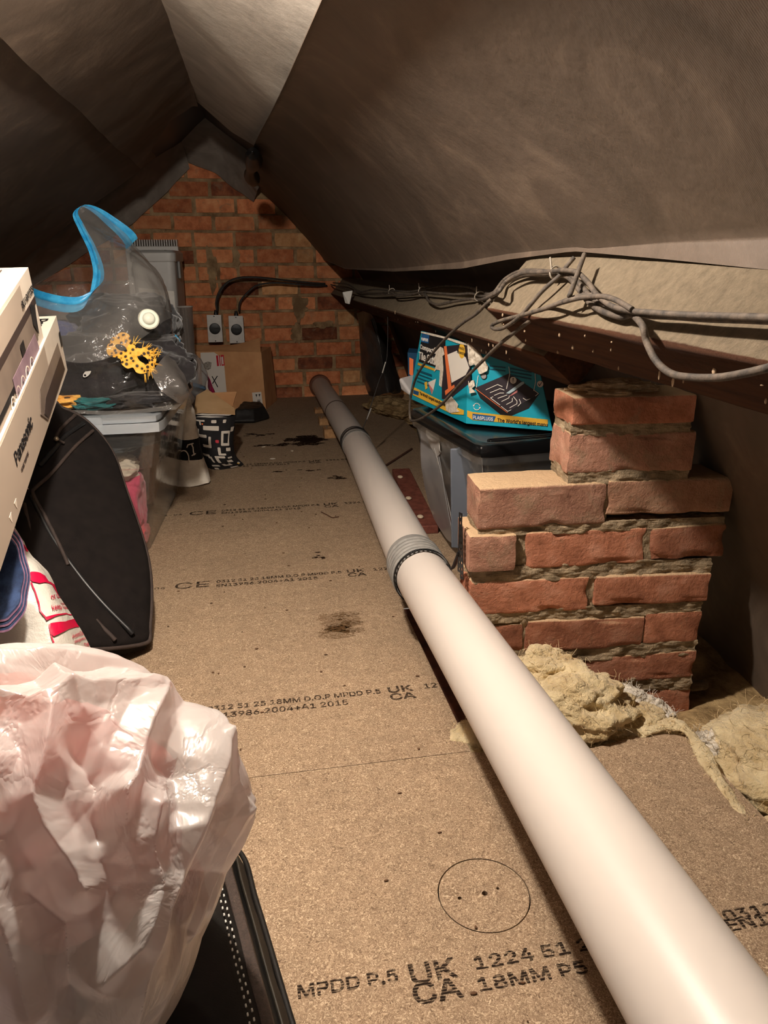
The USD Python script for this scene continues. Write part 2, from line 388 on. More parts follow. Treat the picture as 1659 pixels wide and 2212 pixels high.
def print_material(name, col, lo=.42, hi=.56, scale=420, keep=1.0, stripe=0, stretch=(.35, 1.6, 1)):
    n = {'g': ('geometry', {}), 'd': ('diffuse_bsdf', {'color': col}), 't': ('transparent_bsdf', {}), 'x': ('mix_closure', {}), 'mp': ('mapping', {'scale': stretch}),
         'n': ('noise_texture', {'scale': scale, 'detail': 3, 'roughness': .7}), 'r': ('map_range', {'from_min': lo, 'from_max': hi, 'to_min': 0, 'to_max': keep, 'clamp': True}),
         'w': ('wave_texture', {'scale': 80, 'bands_direction': 'y', 'distortion': .5}), 'wr': ('map_range', {'from_min': .15, 'from_max': .5, 'to_min': 1 - stripe, 'to_max': 1, 'clamp': True}), 'm': ('math', {'math_type': 'multiply'})}
    l = [('g.position', 'mp.vector'), ('mp.vector', 'n.vector'), ('n.fac', 'r.value'), ('g.position', 'w.vector'), ('w.fac', 'wr.value'), ('r.result', 'm.value1'), ('wr.result', 'm.value2'), ('m.value', 'x.fac'), ('t.BSDF', 'x.closure1'), ('d.BSDF', 'x.closure2')]
    return MAT(name, n, l, 'x.closure')
M_PRINT = print_material('worn_board_print', S(48, 38, 32), .40, .56, 300, .95, .8)
M_STAIN = print_material('water_stain', S(50, 35, 26), .36, .56, 90, .9, 0, (1, 1, 1))
M_SAWDUST = print_material('brown_smudge', S(122, 92, 62), .40, .75, 160, .5, 0, (1, 1, 1))

# ---------------------------------------------------------------- floor: chipboard sheets laid in rows
floor = thing('floor', None, None, kind='structure')
def slab(poly, holes=(), z0=-.018, z1=0.0):
    g = Polygon(poly, holes)
    m = trimesh.creation.extrude_polygon(g, z1 - z0, engine='earcut'); m.apply_translation((0, 0, z0)); return m
G = .0006
HOLE = (.262, .747)
circle = lambda r, n=64: [(HOLE[0] + r * math.cos(t * 2 * math.pi / n), HOLE[1] + r * 1.02 * math.sin(t * 2 * math.pi / n)) for t in range(n)]
boards = []
for k in range(-2, 7):
    y0, y1 = .443 + .6 * k + G, 1.043 + .6 * k - G
    y1 = min(y1, 4.69)
    if y1 - y0 < .03: continue
    xr = .712 if k <= 0 else (.332 if k == 1 else .79)
    poly = [(-1.75, y0), (xr, y0), (xr, y1), (-1.75, y1)]
    if k == 0:
        poly = [(-1.75, y0), (xr + .006, y0), (xr, 1.018), (.645, 1.032), (.54, 1.012), (.40, 1.02), (.332, 1.04), (.332, y1), (-1.75, y1)]
        b = floor.part('floorboard', slab(poly, [circle(.0605)]), M_CHIP, 20)
        dots = [Polygon([(q[0] + r * math.cos(a), q[1] + r * math.sin(a)) for a in np.arange(10) * .628]) for q, r in (((.2635, .7475), .0040), ((.229, .746), .0028), ((.283, .752), .0022))]
        d = b.part('cut_disc', slab(circle(.0589), [list(q.exterior.coords)[:-1] for q in dots], -.018, -.0002), M_CHIP, 20, label='round hole-saw plug with three screw holes')
        floor.part('underside', cbox((.2, .2, .004), .0005, (HOLE[0], HOLE[1], -.021)), M_BLACK)
    else:
        b = floor.part('floorboard', slab(poly), M_CHIP, 20)
    boards.append((k, b))
rng = random.Random(3)
for k, b in boards:
    if k < 0 or k > 4: continue
    yt = .653 + .6 * k
    h = .0165
    if k == 0:
        X = .05
        b.part('board_print', cat(lettering('MPDD P.5', h, (0.0092, 0.6429, 0), (1, 0, 0), (0, 1, 0), True, 1.1), lettering('2015', h, (-.08, .600, 0), (1, 0, 0), (0, 1, 0), True, 1.3)), M_PRINT, False)
        b.part('board_print', cat(lettering('UK', .025, (0.1381, 0.6361, 0), (1, 0, 0), (0, 1, 0), True, 1.2), lettering('CA', .025, (0.137, 0.6109, 0), (1, 0, 0), (0, 1, 0), True, 1.2)), M_PRINT, False)
        b.part('board_print', cat(lettering('1224 51 25 18MM', h, (0.2168, 0.6407, 0), (1, 0, 0), (0, 1, 0), True, 1.3), lettering('18MM P5 TG4', h, (0.2127, 0.6127, 0), (1, 0, 0), (0, 1, 0), True, 1.3)), M_PRINT, False)
        b.part('board_print', cat(lettering('0312', h, (0.5462, 0.6474, 0), (1, 0, 0), (0, 1, 0), True, 1.3), lettering('EN13', h, (0.5419, 0.6342, 0), (1, 0, 0), (0, 1, 0), True, 1.3)), M_PRINT, False)
        continue
    b.part('board_print', cat(lettering('CE', .036, (-.222, yt - .024, 0), (1, 0, 0), (0, 1, 0), False, 1.45), lettering('01-06', .012, (-.315, yt - .016, 0), (1, 0, 0), (0, 1, 0), False, 1.4)), M_PRINT, False)
    b.part('board_print', cat(lettering('0312 51 25 18MM D.O.P MPDD P.5', h * .95, (-.115, yt - .004, 0), (1, 0, 0), (0, 1, 0), True, .90),
                              lettering('EN13986 2004+A1 2015', h * .95, (-.115, yt - .030, 0), (1, 0, 0), (0, 1, 0), True, 1.0)), M_PRINT, False)
    b.part('board_print', cat(lettering('UK', .021, (.226, yt - .006, 0), (1, 0, 0), (0, 1, 0), True, 1.25), lettering('CA', .021, (.226, yt - .032, 0), (1, 0, 0), (0, 1, 0), True, 1.25)), M_PRINT, False)
    if k >= 1:
        b.part('board_print', cat(lettering('12', h, (.298, yt - .004, 0), (1, 0, 0), (0, 1, 0), True, 1.0) if k == 1 else lettering('1224 51', h, (.298, yt - .004, 0), (1, 0, 0), (0, 1, 0), True, 1.0)), M_PRINT, False)

def ragged(c, rx, ry, seed, n=40, rag=.35):
    r_ = np.random.default_rng(seed); g = np.arange(n) * 2 * np.pi / n
    q = 1 + rag * (meshkit.fbm(np.stack([np.cos(g) * 2.2, np.sin(g) * 2.2, g * 0 + seed], 1), 4, seed) - .5) * 2
    return [(c[0] + rx * q[i] * math.cos(g[i]), c[1] + ry * q[i] * math.sin(g[i]), 0) for i in range(n)]
bd = dict(boards)
def stain(k, c, rx, ry, seed, mat, rag=.6):
    bd[k].part('stain', plate(ragged(c, rx, ry, seed, rag=rag), (0, 0, 1), .0003, off=.0003 + .00005 * seed), mat, False)
sk_ = 0
rs = random.Random(5)
for k_, c, n, sx, sy, rmin, rmax in ((4, (0.2539, 3.479, 0), 14, .060, .075, .012, .045), (4, (0.1153, 3.375, 0), 10, .11, .025, .006, .022), (4, (0.0268, 3.61, 0), 8, .05, .03, .005, .016), (3, (0.308, 2.777, 0), 9, .035, .04, .004, .012),
                                     (3, (0.1486, 2.914, 0), 5, .10, .03, .003, .010), (2, (0.1698, 2.006, 0), 6, .03, .04, .003, .008), (1, (0.1793, 1.561, 0), 12, .035, .040, .010, .026)):
    pieces = []
    for j in range(n):
        sk_ += 1; r = rs.uniform(rmin, rmax)
        q = (c[0] + rs.gauss(0, sx * .55), c[1] + rs.gauss(0, sy * .55))
        pieces.append(plate(ragged(q, r * 1.5, r * .8, sk_, rag=.8, n=28), (0, 0, 1), .0002, off=.0002 + .00004 * j))
    bd[k_].part('stain', cat(*pieces), M_SAWDUST if k_ == 1 else M_STAIN, False, kind='stuff')

# ---------------------------------------------------------------- gable wall
wall = thing('wall_back', None, None, kind='structure')
core = Polygon([(-1.75, -.15), (1.15, -.15), (1.15, .42), (-.15, 1.50), (-1.75, .35)])
m = trimesh.creation.extrude_polygon(core, .12, engine='earcut'); v = m.vertices; m.vertices = np.stack([v[:, 0], 4.7 + .12 - v[:, 2], v[:, 1]], 1); m.invert()
wall.part('mortar', m, M_MORTAR_WALL, False)
beds = [-.03, .06, .151, .238, .328, .418, .510, .598, .686, .776, .866, .957, 1.046, 1.136, 1.226, 1.316]
rng = np.random.default_rng(11)
for i in range(len(beds) - 1):
    z0, z1 = beds[i], beds[i + 1]
    x = -1.72 + (.112 if i % 2 else 0) - .0 + rng.normal(0, .012)
    while x < .95:
        L = .214 if rng.random() > .16 else .103
        L += rng.normal(0, .004)
        xc, zc = x + L / 2, (z0 + z1) / 2
        if zc < 1.40 - .70 * abs(xc + .17) and (xc > -.95 or zc > .5):
            H = z1 - z0 - .013 + rng.normal(0, .002)
            b = brick(L, .05, H, i * 37 + int((x + 2) * 50), 1, .0012, .005, .008)
            b.apply_transform(trimesh.transformations.rotation_matrix(rng.normal(0, .008), (0, 1, 0)))
            b.apply_translation((xc, 4.689 + .025 + rng.normal(0, .0018), zc + rng.normal(0, .002)))
            wall.part('brick', b, M_BRICK[int(rng.choice(4, p=[.42, .28, .16, .14]))], 40)
        x += L + .011 + abs(rng.normal(0, .003))
# smeared mortar left on the bricks
for k, (c, rx, rz) in enumerate([((0.3418, 4.688, 0.5349), .05, .07), ((-0.1694, 4.688, 0.7562), .03, .10), ((0.3072, 4.688, 0.3787), .03, .05), ((-0.0159, 4.688, 0.8058), .02, .05), ((0.4773, 4.688, 0.4294), .06, .02)]):
    g = np.arange(36) * 2 * np.pi / 36
    q = 1 + .7 * (meshkit.fbm(np.stack([np.cos(g) * 2, np.sin(g) * 2, g * 0 + k], 1), 4, k) - .5) * 2
    pts = [(c[0] + rx * q[i] * math.cos(g[i]), 4.6875, c[2] + rz * q[i] * math.sin(g[i])) for i in range(36)]
    wall.part('mortar_smear', plate(pts, (0, -1, 0), .003, off=0), M_MORTAR_WALL, 40)

# ---------------------------------------------------------------- roof: breathable underlay hung under the rafters
roof = thing('ceiling', None, None, kind='structure')
def roof_grid(xs, ys, zf, thick=.0012):
    X, Y = np.meshgrid(xs, ys, indexing='ij')
    Xa, Za = zf(X, Y)
    return sheet(np.stack([Xa, Y, Za], 2), thick)
fb = lambda X, Y, sc, seed: meshkit.fbm(np.stack([X * sc, Y * sc, X * 0 + seed], -1), 4, seed) - .5
def top_edge(Y): return np.interp(Y, [-1, .5, 1.1, 1.55, 2.43, 2.9, 3.3, 4.69], [.135, .130, .119, .106, .078, .066, .075, .085])
def right_sheet(T, Y):
    xt = top_edge(Y); t = np.clip(T, 0, 1); w = np.clip(T - 1, 0, 1)
    X = xt + (.487 - xt) * t
    hem = np.interp(Y, [-1, .3, .66, .85, 1.11, 1.4, 1.7, 2.5, 3.7, 4.69], [.755, .765, .779, .789, .801, .790, .772, .757, .755, .80])
    fh = np.interp(Y, [-.5, .6, .85, 1.05, 1.3, 1.7, 2.2, 3.2, 4.6], [.050, .034, .020, .006, .010, .016, .012, .006, .003])
    sag = (1.196 - .73 * .487) - (hem + fh)
    Z = 1.196 - .73 * X - sag * t ** 2.2 + .018 * fb(X, Y, 2.6, 3) * np.sin(np.pi * t) + .010 * np.sin(np.pi * t ** .8)
    Z = Z - w * fh; X = X - .12 * w * fh
    Z = Z + .055 * np.clip((Y - 1.7) / 2.2, 0, 1) ** 1.4 * (1 - t) ** .7
    e = np.exp(-t / .05)
    Z = Z - e * .004 + .024 * (1 - np.exp(-t / .06)) * (1 - t) ** .8; X = X + e * .004
    return X, Z
T = np.r_[np.linspace(0, .12, 8)[:-1], np.linspace(.12, 1, 40), np.linspace(1, 2, 7)[1:]]
roof.part('membrane_sheet', roof_grid(T, np.linspace(-1.0, 4.688, 150), right_sheet), M_MEMB, 50, label='big sagging sheet of dark underlay on the right slope, its lower hem turned down over the purlin')
def ridge_sheet(X, Y):
    zr = 1.365 - .012 * (Y - .85)
    Z = 1.165 + (zr - 1.165) * (X + .386) / .256 + .022 * fb(X, Y, 3.1, 8) + .014 * np.sin(Y * 2.6 + X * 5) * np.clip((X + .386) / .1, 0, 1)
    return X, np.minimum(Z, zr + .01)
def ridge_right(X, Y):
    zr = 1.385 - .056 * (Y - .85)
    Z = zr - .62 * (X + .13) + .020 * fb(X, Y, 2.7, 18)
    return X, np.maximum(Z, 1.196 - .73 * X + .040 + .065 * np.clip((Y - 1.7) / 2.2, 0, 1) ** 1.4)
def ended(xs, kx, ky, f, y0=-1.0, n=110):
    ye = np.interp(xs, kx, ky); Xg = np.repeat(xs[:, None], n, 1); Yg = y0 + (ye[:, None] - y0) * np.linspace(0, 1, n)[None]
    Xa, Za = f(Xg, Yg); return sheet(np.stack([Xa, Yg, Za], 2), .0012)
roof.part('membrane_sheet', ended(np.linspace(-.386, -.118, 34), [-.386, -.36, -.22, -.118], [3.60, 3.52, 3.20, 3.24], ridge_sheet), M_MEMB, 50, label='dark underlay lapping over the left sheet, up to the ridge')
roof.part('membrane_sheet', ended(np.linspace(-.14, .24, 40), [-.14, 0, .1, .2, .24], [3.22, 3.36, 3.2, 2.9, 2.6], ridge_right), M_MEMB_LIT, 50, label='underlay on the right of the ridge, lamp glow painted in as paler grey')
def left_sheet(X, Y):
    Z = 1.345 + .70 * (X + .17) - .002 + .030 * fb(X, Y, 2.4, 5)
    # sag between rafters
    Z = Z - .014 * np.sin(np.pi * np.clip((X + 1.9) / 1.6, 0, 1)) * (1 + .6 * np.sin(Y * 3.1))
    return X, Z
roof.part('membrane_sheet', roof_grid(np.linspace(-2.0, -.33, 70), np.linspace(-1.0, 3.72, 110), left_sheet), M_MEMB, 50, label='dark lower sheet on the left slope')
roof.part('membrane_flap', loft([[(-0.2867, 4.4, 1.552), (-0.4064, 4.4, 1.423), (-0.5538, 4.4, 1.259), (-0.8481, 4.4, 1.047), (-1.149, 4.4, 0.8364), (-1.324, 4.4, 0.724)], [(-0.2828, 4.44, 1.48), (-0.3928, 4.44, 1.349), (-0.5287, 4.44, 1.202), (-0.8211, 4.44, 0.9995), (-1.121, 4.44, 0.7905), (-1.312, 4.44, 0.6649)], [(-0.2622, 4.6, 1.394), (-0.3851, 4.6, 1.248), (-0.5171, 4.6, 1.143), (-0.8082, 4.6, 0.9267), (-1.102, 4.6, 0.7419), (-1.306, 4.6, 0.6232)], [(-0.2398, 4.672, 1.283), (-0.4213, 4.672, 1.126), (-0.6052, 4.672, 0.9815), (-0.8684, 4.672, 0.8246), (-1.117, 4.672, 0.6869), (-1.298, 4.672, 0.5703)]], 70, 20, .014, 7, 4), M_FLAP_LIT, 50, label='strip of underlay, coloured paler as lit, dressed onto the gable bricks, left of the peak')
roof.part('membrane_flap', loft([[(-0.288, 4.42, 1.555), (-0.1757, 4.42, 1.579), (-0.0619, 4.42, 1.554), (0.0494, 4.42, 1.466), (0.168, 4.42, 1.247)], [(-0.2946, 4.46, 1.47), (-0.1906, 4.46, 1.485), (-0.0751, 4.46, 1.457), (0.0183, 4.46, 1.362), (0.1279, 4.46, 1.171)], [(-0.2948, 4.58, 1.417), (-0.2211, 4.58, 1.378), (-0.0763, 4.58, 1.358), (-0.0078, 4.58, 1.28), (0.1114, 4.58, 1.145)], [(-0.2857, 4.672, 1.38), (-0.2419, 4.672, 1.316), (-0.0965, 4.672, 1.256), (-0.0246, 4.672, 1.2), (0.0983, 4.672, 1.114)]], 50, 20, .016, 8, 9), M_FLAP_LIT, 50, label='short torn piece of underlay over the peak of the gable')
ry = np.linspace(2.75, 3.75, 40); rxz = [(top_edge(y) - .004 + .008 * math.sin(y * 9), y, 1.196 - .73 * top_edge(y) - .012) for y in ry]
roof.part('membrane_fold', sweep(rxz, .018 + .014 * np.sin((ry - 2.75) * math.pi * 2) ** 2 - .014 * (np.abs(ry - 3.25) > .46), 14), M_BLACK, True, label='rolled fold at the edge of the sagging sheet, blackened for the shade there')  # black stands in for the shade in the hollows of the sheet edge
prof = spline([(.575, 0, .86), (.72, 0, .70), (.88, 0, .43), (.975, 0, .17), (1.03, 0, -.05), (1.06, 0, -.14)], 8)
P = np.array([[(x + .02 * math.sin(y * 4), y, z) for y in np.linspace(-1.0, 4.688, 60)] for x, _, z in prof])
P[..., 0] += .05 * (meshkit.fbm(P * 2.2, 3, 6) - .5)
roof.part('membrane_sheet', sheet(P, .0012), M_MEMB, 50, label='underlay running down behind the brick pier to the eaves')
for s, (a, b) in enumerate((((-.13, 1.50), (1.4, .38)), ((-.13, 1.50), (-2.1, .12)))):
    d = unit((b[0] - a[0], 0, b[1] - a[1])); n = A([d[2], 0, -d[0]]) * (-1 if s == 0 else 1); n = n if n[2] > 0 else -n
    roof.part('roof_boarding', hull([A((q[0], y, q[1])) + n * t for q in (a, b) for y in (-1.0, 4.8) for t in (0, .03)]), M_BLACK, False)

# ---------------------------------------------------------------- purlins
D1, D2 = unit((.656, 0, .755)), unit((.755, 0, -.656))
def timber(a, b, w, t, seed, amp=.0022, sub=.02, cut=0):
    a, b = A(a), A(b); L = np.linalg.norm(b - a); m = trimesh.creation.box((w, L, t)).subdivide_to_size(.045)
    v = m.vertices; h = A([w, L, t]) / 2; r = .006
    inner = np.clip(v, -(h - r), h - r); d = v - inner; ln = np.linalg.norm(d, axis=1, keepdims=True)
    v = np.where(ln > 1e-9, inner + d / np.maximum(ln, 1e-9) * r, v)
    v = v + unit_rows(d) * ((meshkit.fbm(v * A([30, 9, 30]) + seed, 4, seed) - .5) * 2 * amp)[:, None]
    y = unit(b - a); x = unit(D1 - y * (D1 @ y)); z = np.cross(x, y); z = z if z @ D2 < 0 else -z
    c = (a + b) / 2 + x * w / 2 - z * t / 2
    return trimesh.Trimesh(c + v[:, :1] * x + v[:, 1:2] * y + v[:, 2:3] * z, m.faces if np.dot(np.cross(x, y), z) > 0 else m.faces[:, ::-1], process=False)
single('roof_purlin', 'thick dust-covered roof timber nearest the camera, running off the right edge under the sagging sheet', 'beam', timber((.42, -.6, .706), (.42, 1.322, .708), .118, .098, 1), M_BEAM, 40)
single('roof_purlin', 'long dusty roof timber from the gable wall to the brick pier', 'beam', timber((.508, 1.262, .629), (.522, 4.70, .604), .125, .088, 2), M_BEAM, 40)

# ---------------------------------------------------------------- brick pier
pier = thing('brick_pier', 'low stepped brick pier with rough mortar standing beside the white pipe under the roof timbers', 'brick pier', (.62, 1.27, -.13))
pt = unit((.9962, -.0872, 0)); pn = A([-.0872, -.9962, 0])
TH = .108
rows = [[[(0.5499, 1.221, 0.5652), (0.7746, 1.201, 0.512)]], [[(0.5497, 1.221, 0.4984), (0.7841, 1.2, 0.4232)]], [[(0.3907, 1.235, 0.4066), (0.6288, 1.214, 0.3263)], [(0.6276, 1.214, 0.4095), (0.8664, 1.193, 0.3421)]],
        [[(0.3749, 1.236, 0.3171), (0.4642, 1.228, 0.2458)], [(0.4814, 1.227, 0.318), (0.7118, 1.207, 0.2445)], [(0.7193, 1.206, 0.3172), (0.8649, 1.193, 0.2507)]], [[(0.3817, 1.236, 0.2246), (0.6102, 1.216, 0.154)], [(0.6192, 1.215, 0.2206), (0.8472, 1.195, 0.164)]],
        [[(0.3879, 1.235, 0.13), (0.488, 1.226, 0.0699)], [(0.4908, 1.226, 0.137), (0.7253, 1.206, 0.0701)], [(0.7253, 1.206, 0.141), (0.8411, 1.196, 0.0745)]], [[(0.4085, 1.233, 0.0435), (0.6052, 1.216, 0.0046)], [(0.6137, 1.215, 0.0513), (0.842, 1.195, -0.0073)]], [[(0.5133, 1.224, -0.0438), (0.7187, 1.206, -0.1009)], [(0.723, 1.206, -0.0282), (0.8408, 1.196, -0.0908)]]]
sd = 0
for ri, row in enumerate(rows):
    zt = max(a[2] for a, b in row); zb = min(b[2] for a, b in row)
    for bi, (a, b) in enumerate(row):
        sd += 1
        a, b = A(a), A(b); L = (b - a) @ pt; zt, zb = a[2], b[2]
        zm = (zt + zb) / 2
        H = max(zt - zb, .062) if ri else .052
        o = a + pt * L / 2; o = o - pn * 0; o[2] = zm
        mb = brick(L, TH + (.012 if (ri, bi) in ((3, 0),) else 0), H, 100 + sd, 4 if L > .15 else 3, .0020, .0055, .011)
        tilt = [-.02, .0, .01, -.015, .012, 0, -.01][sd % 7]
        mb.apply_transform(trimesh.transformations.rotation_matrix(tilt, (0, 1, 0)))
        mb = place(mb, o - pn * (TH / 2) + pn * [.0, .003, -.002, .001][sd % 4], pt, -pn, (0, 0, 1))
        kind = {0: 2, 1: 1, 2: 0, 3: 0, 4: 2, 5: 0, 6: 1}.get(sd, 1)
        pier.part('brick', mb, M_PIER[kind], 45)
def bed(xa, xb, z0, z1, seed, inset=.0035):
    L = xb - xa; H = z1 - z0
    m = trimesh.creation.box((L, TH - inset * 2, H)).subdivide_to_size(.008)
    v = m.vertices; d = unit_rows(np.sign(v) * (np.abs(v) > A([L, TH - inset * 2, H]) / 2 * .995))
    v = v + d * ((meshkit.fbm(v * 55 + seed, 4, seed) - .5) * 2 * .0085)[:, None]
    o = A([.39, 1.235, 0]) + pt * ((xa + xb) / 2) - pn * TH / 2; o[2] = (z0 + z1) / 2
    return place(trimesh.Trimesh(v, m.faces, process=False), o, pt, -pn, (0, 0, 1))
px_ = lambda q: (A(q) - A([.39, 1.235, 0])) @ pt
ms = []
for ri, row in enumerate(rows):
    x0, x1 = px_(row[0][0]), px_(row[-1][1]); zt = max(a[2] for a, b in row); zb = min(b[2] for a, b in row)
    if ri + 1 < len(rows):
        nx = rows[ri + 1]; z2 = max(a[2] for a, b in nx); ms.append(bed(max(x0, px_(nx[0][0])) + .004, min(x1, px_(nx[-1][1])) - .004, z2 - .006, zb + .006, ri))
    for j in range(len(row) - 1):
        ms.append(bed(px_(row[j][1]) - .006, px_(row[j + 1][0]) + .006, zb - .004, zt, 20 + ri * 3 + j, .006))
pier.part('mortar', cat(*ms), M_MORTAR, 50)
pier.part('dust_heap', blob(A([(0.6311, 1.214, 0.5665), (0.6311, 1.214, 0.5665)][0]) + (.012, .050, .000), (.080, .042, .018), 5, 3, .5, 2.2), pbr('mortar_dust', S(176, 148, 114), S(214, 188, 152), .95, 60, .8, 200, .003, .1), 60, label='heap of pale dust on the top brick')

# ---------------------------------------------------------------- joist and glass wool between the joists
single('floor_joist', None, None, timber((.338, 1.05, -.13), (.338, 1.66, -.13), .105, .04, 5) if False else cbox((.036, .60, .10), .002, (.352, 1.345, -.070)), pbr('dark_joist', S(62, 34, 24), S(96, 54, 38), .85, 30, .4, 70), kind='structure')

def wool(node, name, mesh, mat, seed, n=500, length=.022, label=None):
    """glass wool: a lump with loose fibres standing off it"""
    q = node.part(name, mesh, mat, 60, label=label, kind='stuff')
    r_ = np.random.default_rng(seed); v, f = to_vf(mesh)
    fa = np.cross(v[f[:, 1]] - v[f[:, 0]], v[f[:, 2]] - v[f[:, 0]]); ar = np.linalg.norm(fa, axis=1)
    k = r_.choice(len(f), n, p=ar / ar.sum()); w = r_.dirichlet((1, 1, 1), n)
    o = (v[f[k]] * w[:, :, None]).sum(1); nn = unit_rows(fa[k])
    d = unit_rows(nn * .5 + r_.normal(0, .8, (n, 3))); e = unit_rows(d + r_.normal(0, .9, (n, 3)))
    L = length * r_.uniform(.4, 1.2, n)[:, None]
    P = np.stack([o - d * .002, o + d * L * .5, o + d * L * .5 + e * L * .5], 1)
    c = UsdGeom.BasisCurves.Define(stage, node.path + '/' + numbered(node.path, 'fibres'))
    c.CreateTypeAttr('linear'); c.CreateCurveVertexCountsAttr([3] * n); c.CreatePointsAttr(Vt.Vec3fArray.FromNumpy((P.reshape(-1, 3) - node.base).astype(np.float32)))
    c.CreateWidthsAttr([.0007]); c.SetWidthsInterpolation('constant')
    UsdShade.MaterialBindingAPI.Apply(c.GetPrim()).Bind(mat); tag(c, kind='stuff')

def wool_mesh(c, rad, seed, rot=0, amp=.42, freq=2.0, sub=5, fold=.05):
    m = blob(c, rad, sub, seed, amp, freq, fold, 40, rot=rot); n = m.vertex_normals; v = m.vertices
    f1 = meshkit.fbm(v * A([22, 22, 60]) + seed, 3, seed) - .5; f2 = meshkit.fbm(v * 130 + seed, 2, seed + 3) - .5
    m.vertices = v + n * (f1 * .022 + f2 * .006)[:, None]; return m
def bedmesh(x0, x1, y0, y1, z, amp, seed, nx=40, ny=60):
    X, Y = np.meshgrid(np.linspace(x0, x1, nx), np.linspace(y0, y1, ny), indexing='ij')
    Z = z + amp * 2 * (meshkit.fbm(np.stack([X * 9, Y * 9, X * 0 + seed], 2), 5, seed) - .5) + .012 * creases(np.stack([X, Y, X * 0], 2).reshape(-1, 3), 60, seed, A([x0, y0, -.05]), A([x1, y1, .05])).reshape(X.shape)
    return sheet(np.stack([X, Y, Z], 2), .03)
w = thing('glass_wool', 'dusty bed of glass wool laid between the joists behind and right of the pier', 'insulation', (.75, .8, -.1), kind='stuff')
wool(w, 'quilt', bedmesh(.36, 1.12, -.9, 1.64, -.085, .035, 2), M_INS_DUST, 1, 900)
wool(w, 'quilt', bedmesh(.79, 1.12, 1.6, 4.68, -.06, .035, 3), M_INS_DUST, 2, 300)
w = thing('glass_wool', 'crumpled yellow wad of glass wool squeezed between the white pipe and the pier base', 'insulation', (.58, 1.12, -.03), kind='stuff')
wool(w, 'wad', cat(wool_mesh((0.541, 1.11, 0.0247), (.105, .075, .062), 4, -.5)), M_INS, 3, 350)
wool(w, 'wad', cat(wool_mesh((0.6458, 1.07, -0.011), (.075, .045, .032), 5, -.2)), M_INS, 4, 200)
wool(w, 'wad', wool_mesh((0.514, 1.17, 0.0599), (.06, .045, .04), 6, .2), M_INS, 5, 120)
wool(w, 'wad', wool_mesh((0.3492, 1.09, -0.024), (.05, .05, .035), 16, .2, sub=4), M_INS, 15, 120)
w = thing('glass_wool', 'white tuft of glass wool against the pier base', 'insulation', (0.6508, 1.082, 0), kind='stuff')
wool(w, 'tuft', wool_mesh((0.673, 1.165, -0.024), (.055, .03, .030), 7, -.3), M_INS_WHITE, 6, 200)
wool(w, 'tuft', wool_mesh((0.7275, 1.13, -0.0361), (.035, .028, .024), 8, 0), M_INS_WHITE, 7, 120)
w = thing('glass_wool', 'thin yellow strand of glass wool trailing along the edge of the chipboard', 'insulation', (0.7103, 1.013, 0), kind='stuff')
pth = spline([(0.6408, 1.03, 0.004), (0.6794, 1.038, 0.01), (0.707, 1.018, 0.014), (0.7114, 0.9811, 0.008), (0.702, 0.9313, 0.004), (0.6951, 0.8795, -0), (0.6886, 0.824, -0.006), (0.6886, 0.7797, -0.01)], 8)
s_ = sweep(pth, .006 + .004 * np.sin(np.linspace(0, 9, len(pth))) ** 2, 10, prof=np.stack([1.5 * np.cos(np.arange(10) * .628), .7 * np.sin(np.arange(10) * .628)], 1)); s_.vertices += (meshkit.fbm(s_.vertices * 60, 3, 2) - .5)[:, None] * .006
wool(w, 'strand', s_, M_INS, 8, 200, .014)
w = thing('glass_wool', 'thick torn roll of glass wool right of the chipboard edge, by the right border', 'insulation', (.9, .95, -.08), kind='stuff')
wool(w, 'roll', wool_mesh((.885, .93, -.035), (.135, .15, .085), 9, .3, .3), M_INS, 9, 700, .03)
wool(w, 'roll', wool_mesh((.845, .66, -.045), (.115, .22, .055), 10, .1, .22), M_INS, 10, 300)
wool(w, 'tuft', wool_mesh((0.7618, 1, -0.0168), (.030, .03, .025), 11), M_INS_WHITE, 11, 150)
w = thing('glass_wool', 'small brown scrap of glass wool at the far end of the floor, under the hanging sack', 'insulation', (0.7786, 4.039, -0), kind='stuff')
wool(w, 'scrap', wool_mesh((0.7809, 3.946, 0.03), (.10, .22, .06), 12, .5), M_INS_DUST, 12, 200)
for k, (q, r) in enumerate((((0.8816, 1.25, -0.0604), (.03, .02, .006)), ((0.9373, 1.28, -0.094), (.028, .016, .007)))):
    single('mortar_flake', ['flat grey flake of mortar beside the foot of the pier', 'flat tan flake of mortar right of the pier foot'][k], 'mortar flake', blob(q, r, 3, k, .3, 2), [M_MORTAR, M_INS][k], 40)

# ---------------------------------------------------------------- white pipe run
pipe = thing('waste_pipe', 'long white plastic pipe running the length of the loft floor into the gable wall', 'pipe', (.36, 2.0, 0))
def axis(Y):
    return A([np.interp(Y, [-.9, 1.45, 2.85, 4.69], [.279, .331, .399, .439]), Y, np.interp(Y, [-.9, 1.45, 2.85, 4.69], [.351, .165, .120, .061])])
def turned(prof, Y0, n=56):
    """turned piece about the pipe's line: (radius, distance along)"""
    o = axis(Y0); d = unit(axis(Y0 + .02) - axis(Y0 - .02)); u = unit(np.cross(d, (0, 0, 1))); v = np.cross(u, d); g = np.arange(n) * 2 * np.pi / n
    P = A([[o + d * s + r * (math.cos(t) * u + math.sin(t) * v) for r, s in prof] for t in g])
    return sheet(P, 0, True)
for a, b in ((-.9, 1.44), (1.45, 2.84), (2.85, 3.60), (3.62, 4.70)):
    o, e = axis(a), axis(b)
    pipe.part('pipe_length', sweep([o + (e - o) * t for t in np.linspace(0, 1, 14)], .055, 56), M_PVC, 40)
pf = [(.0555, -.062), (.0590, -.060)]
for i in range(5): pf += [(.0590, -.050 + i * .018), (.0618, -.046 + i * .018), (.0618, -.040 + i * .018), (.0590, -.036 + i * .018)]
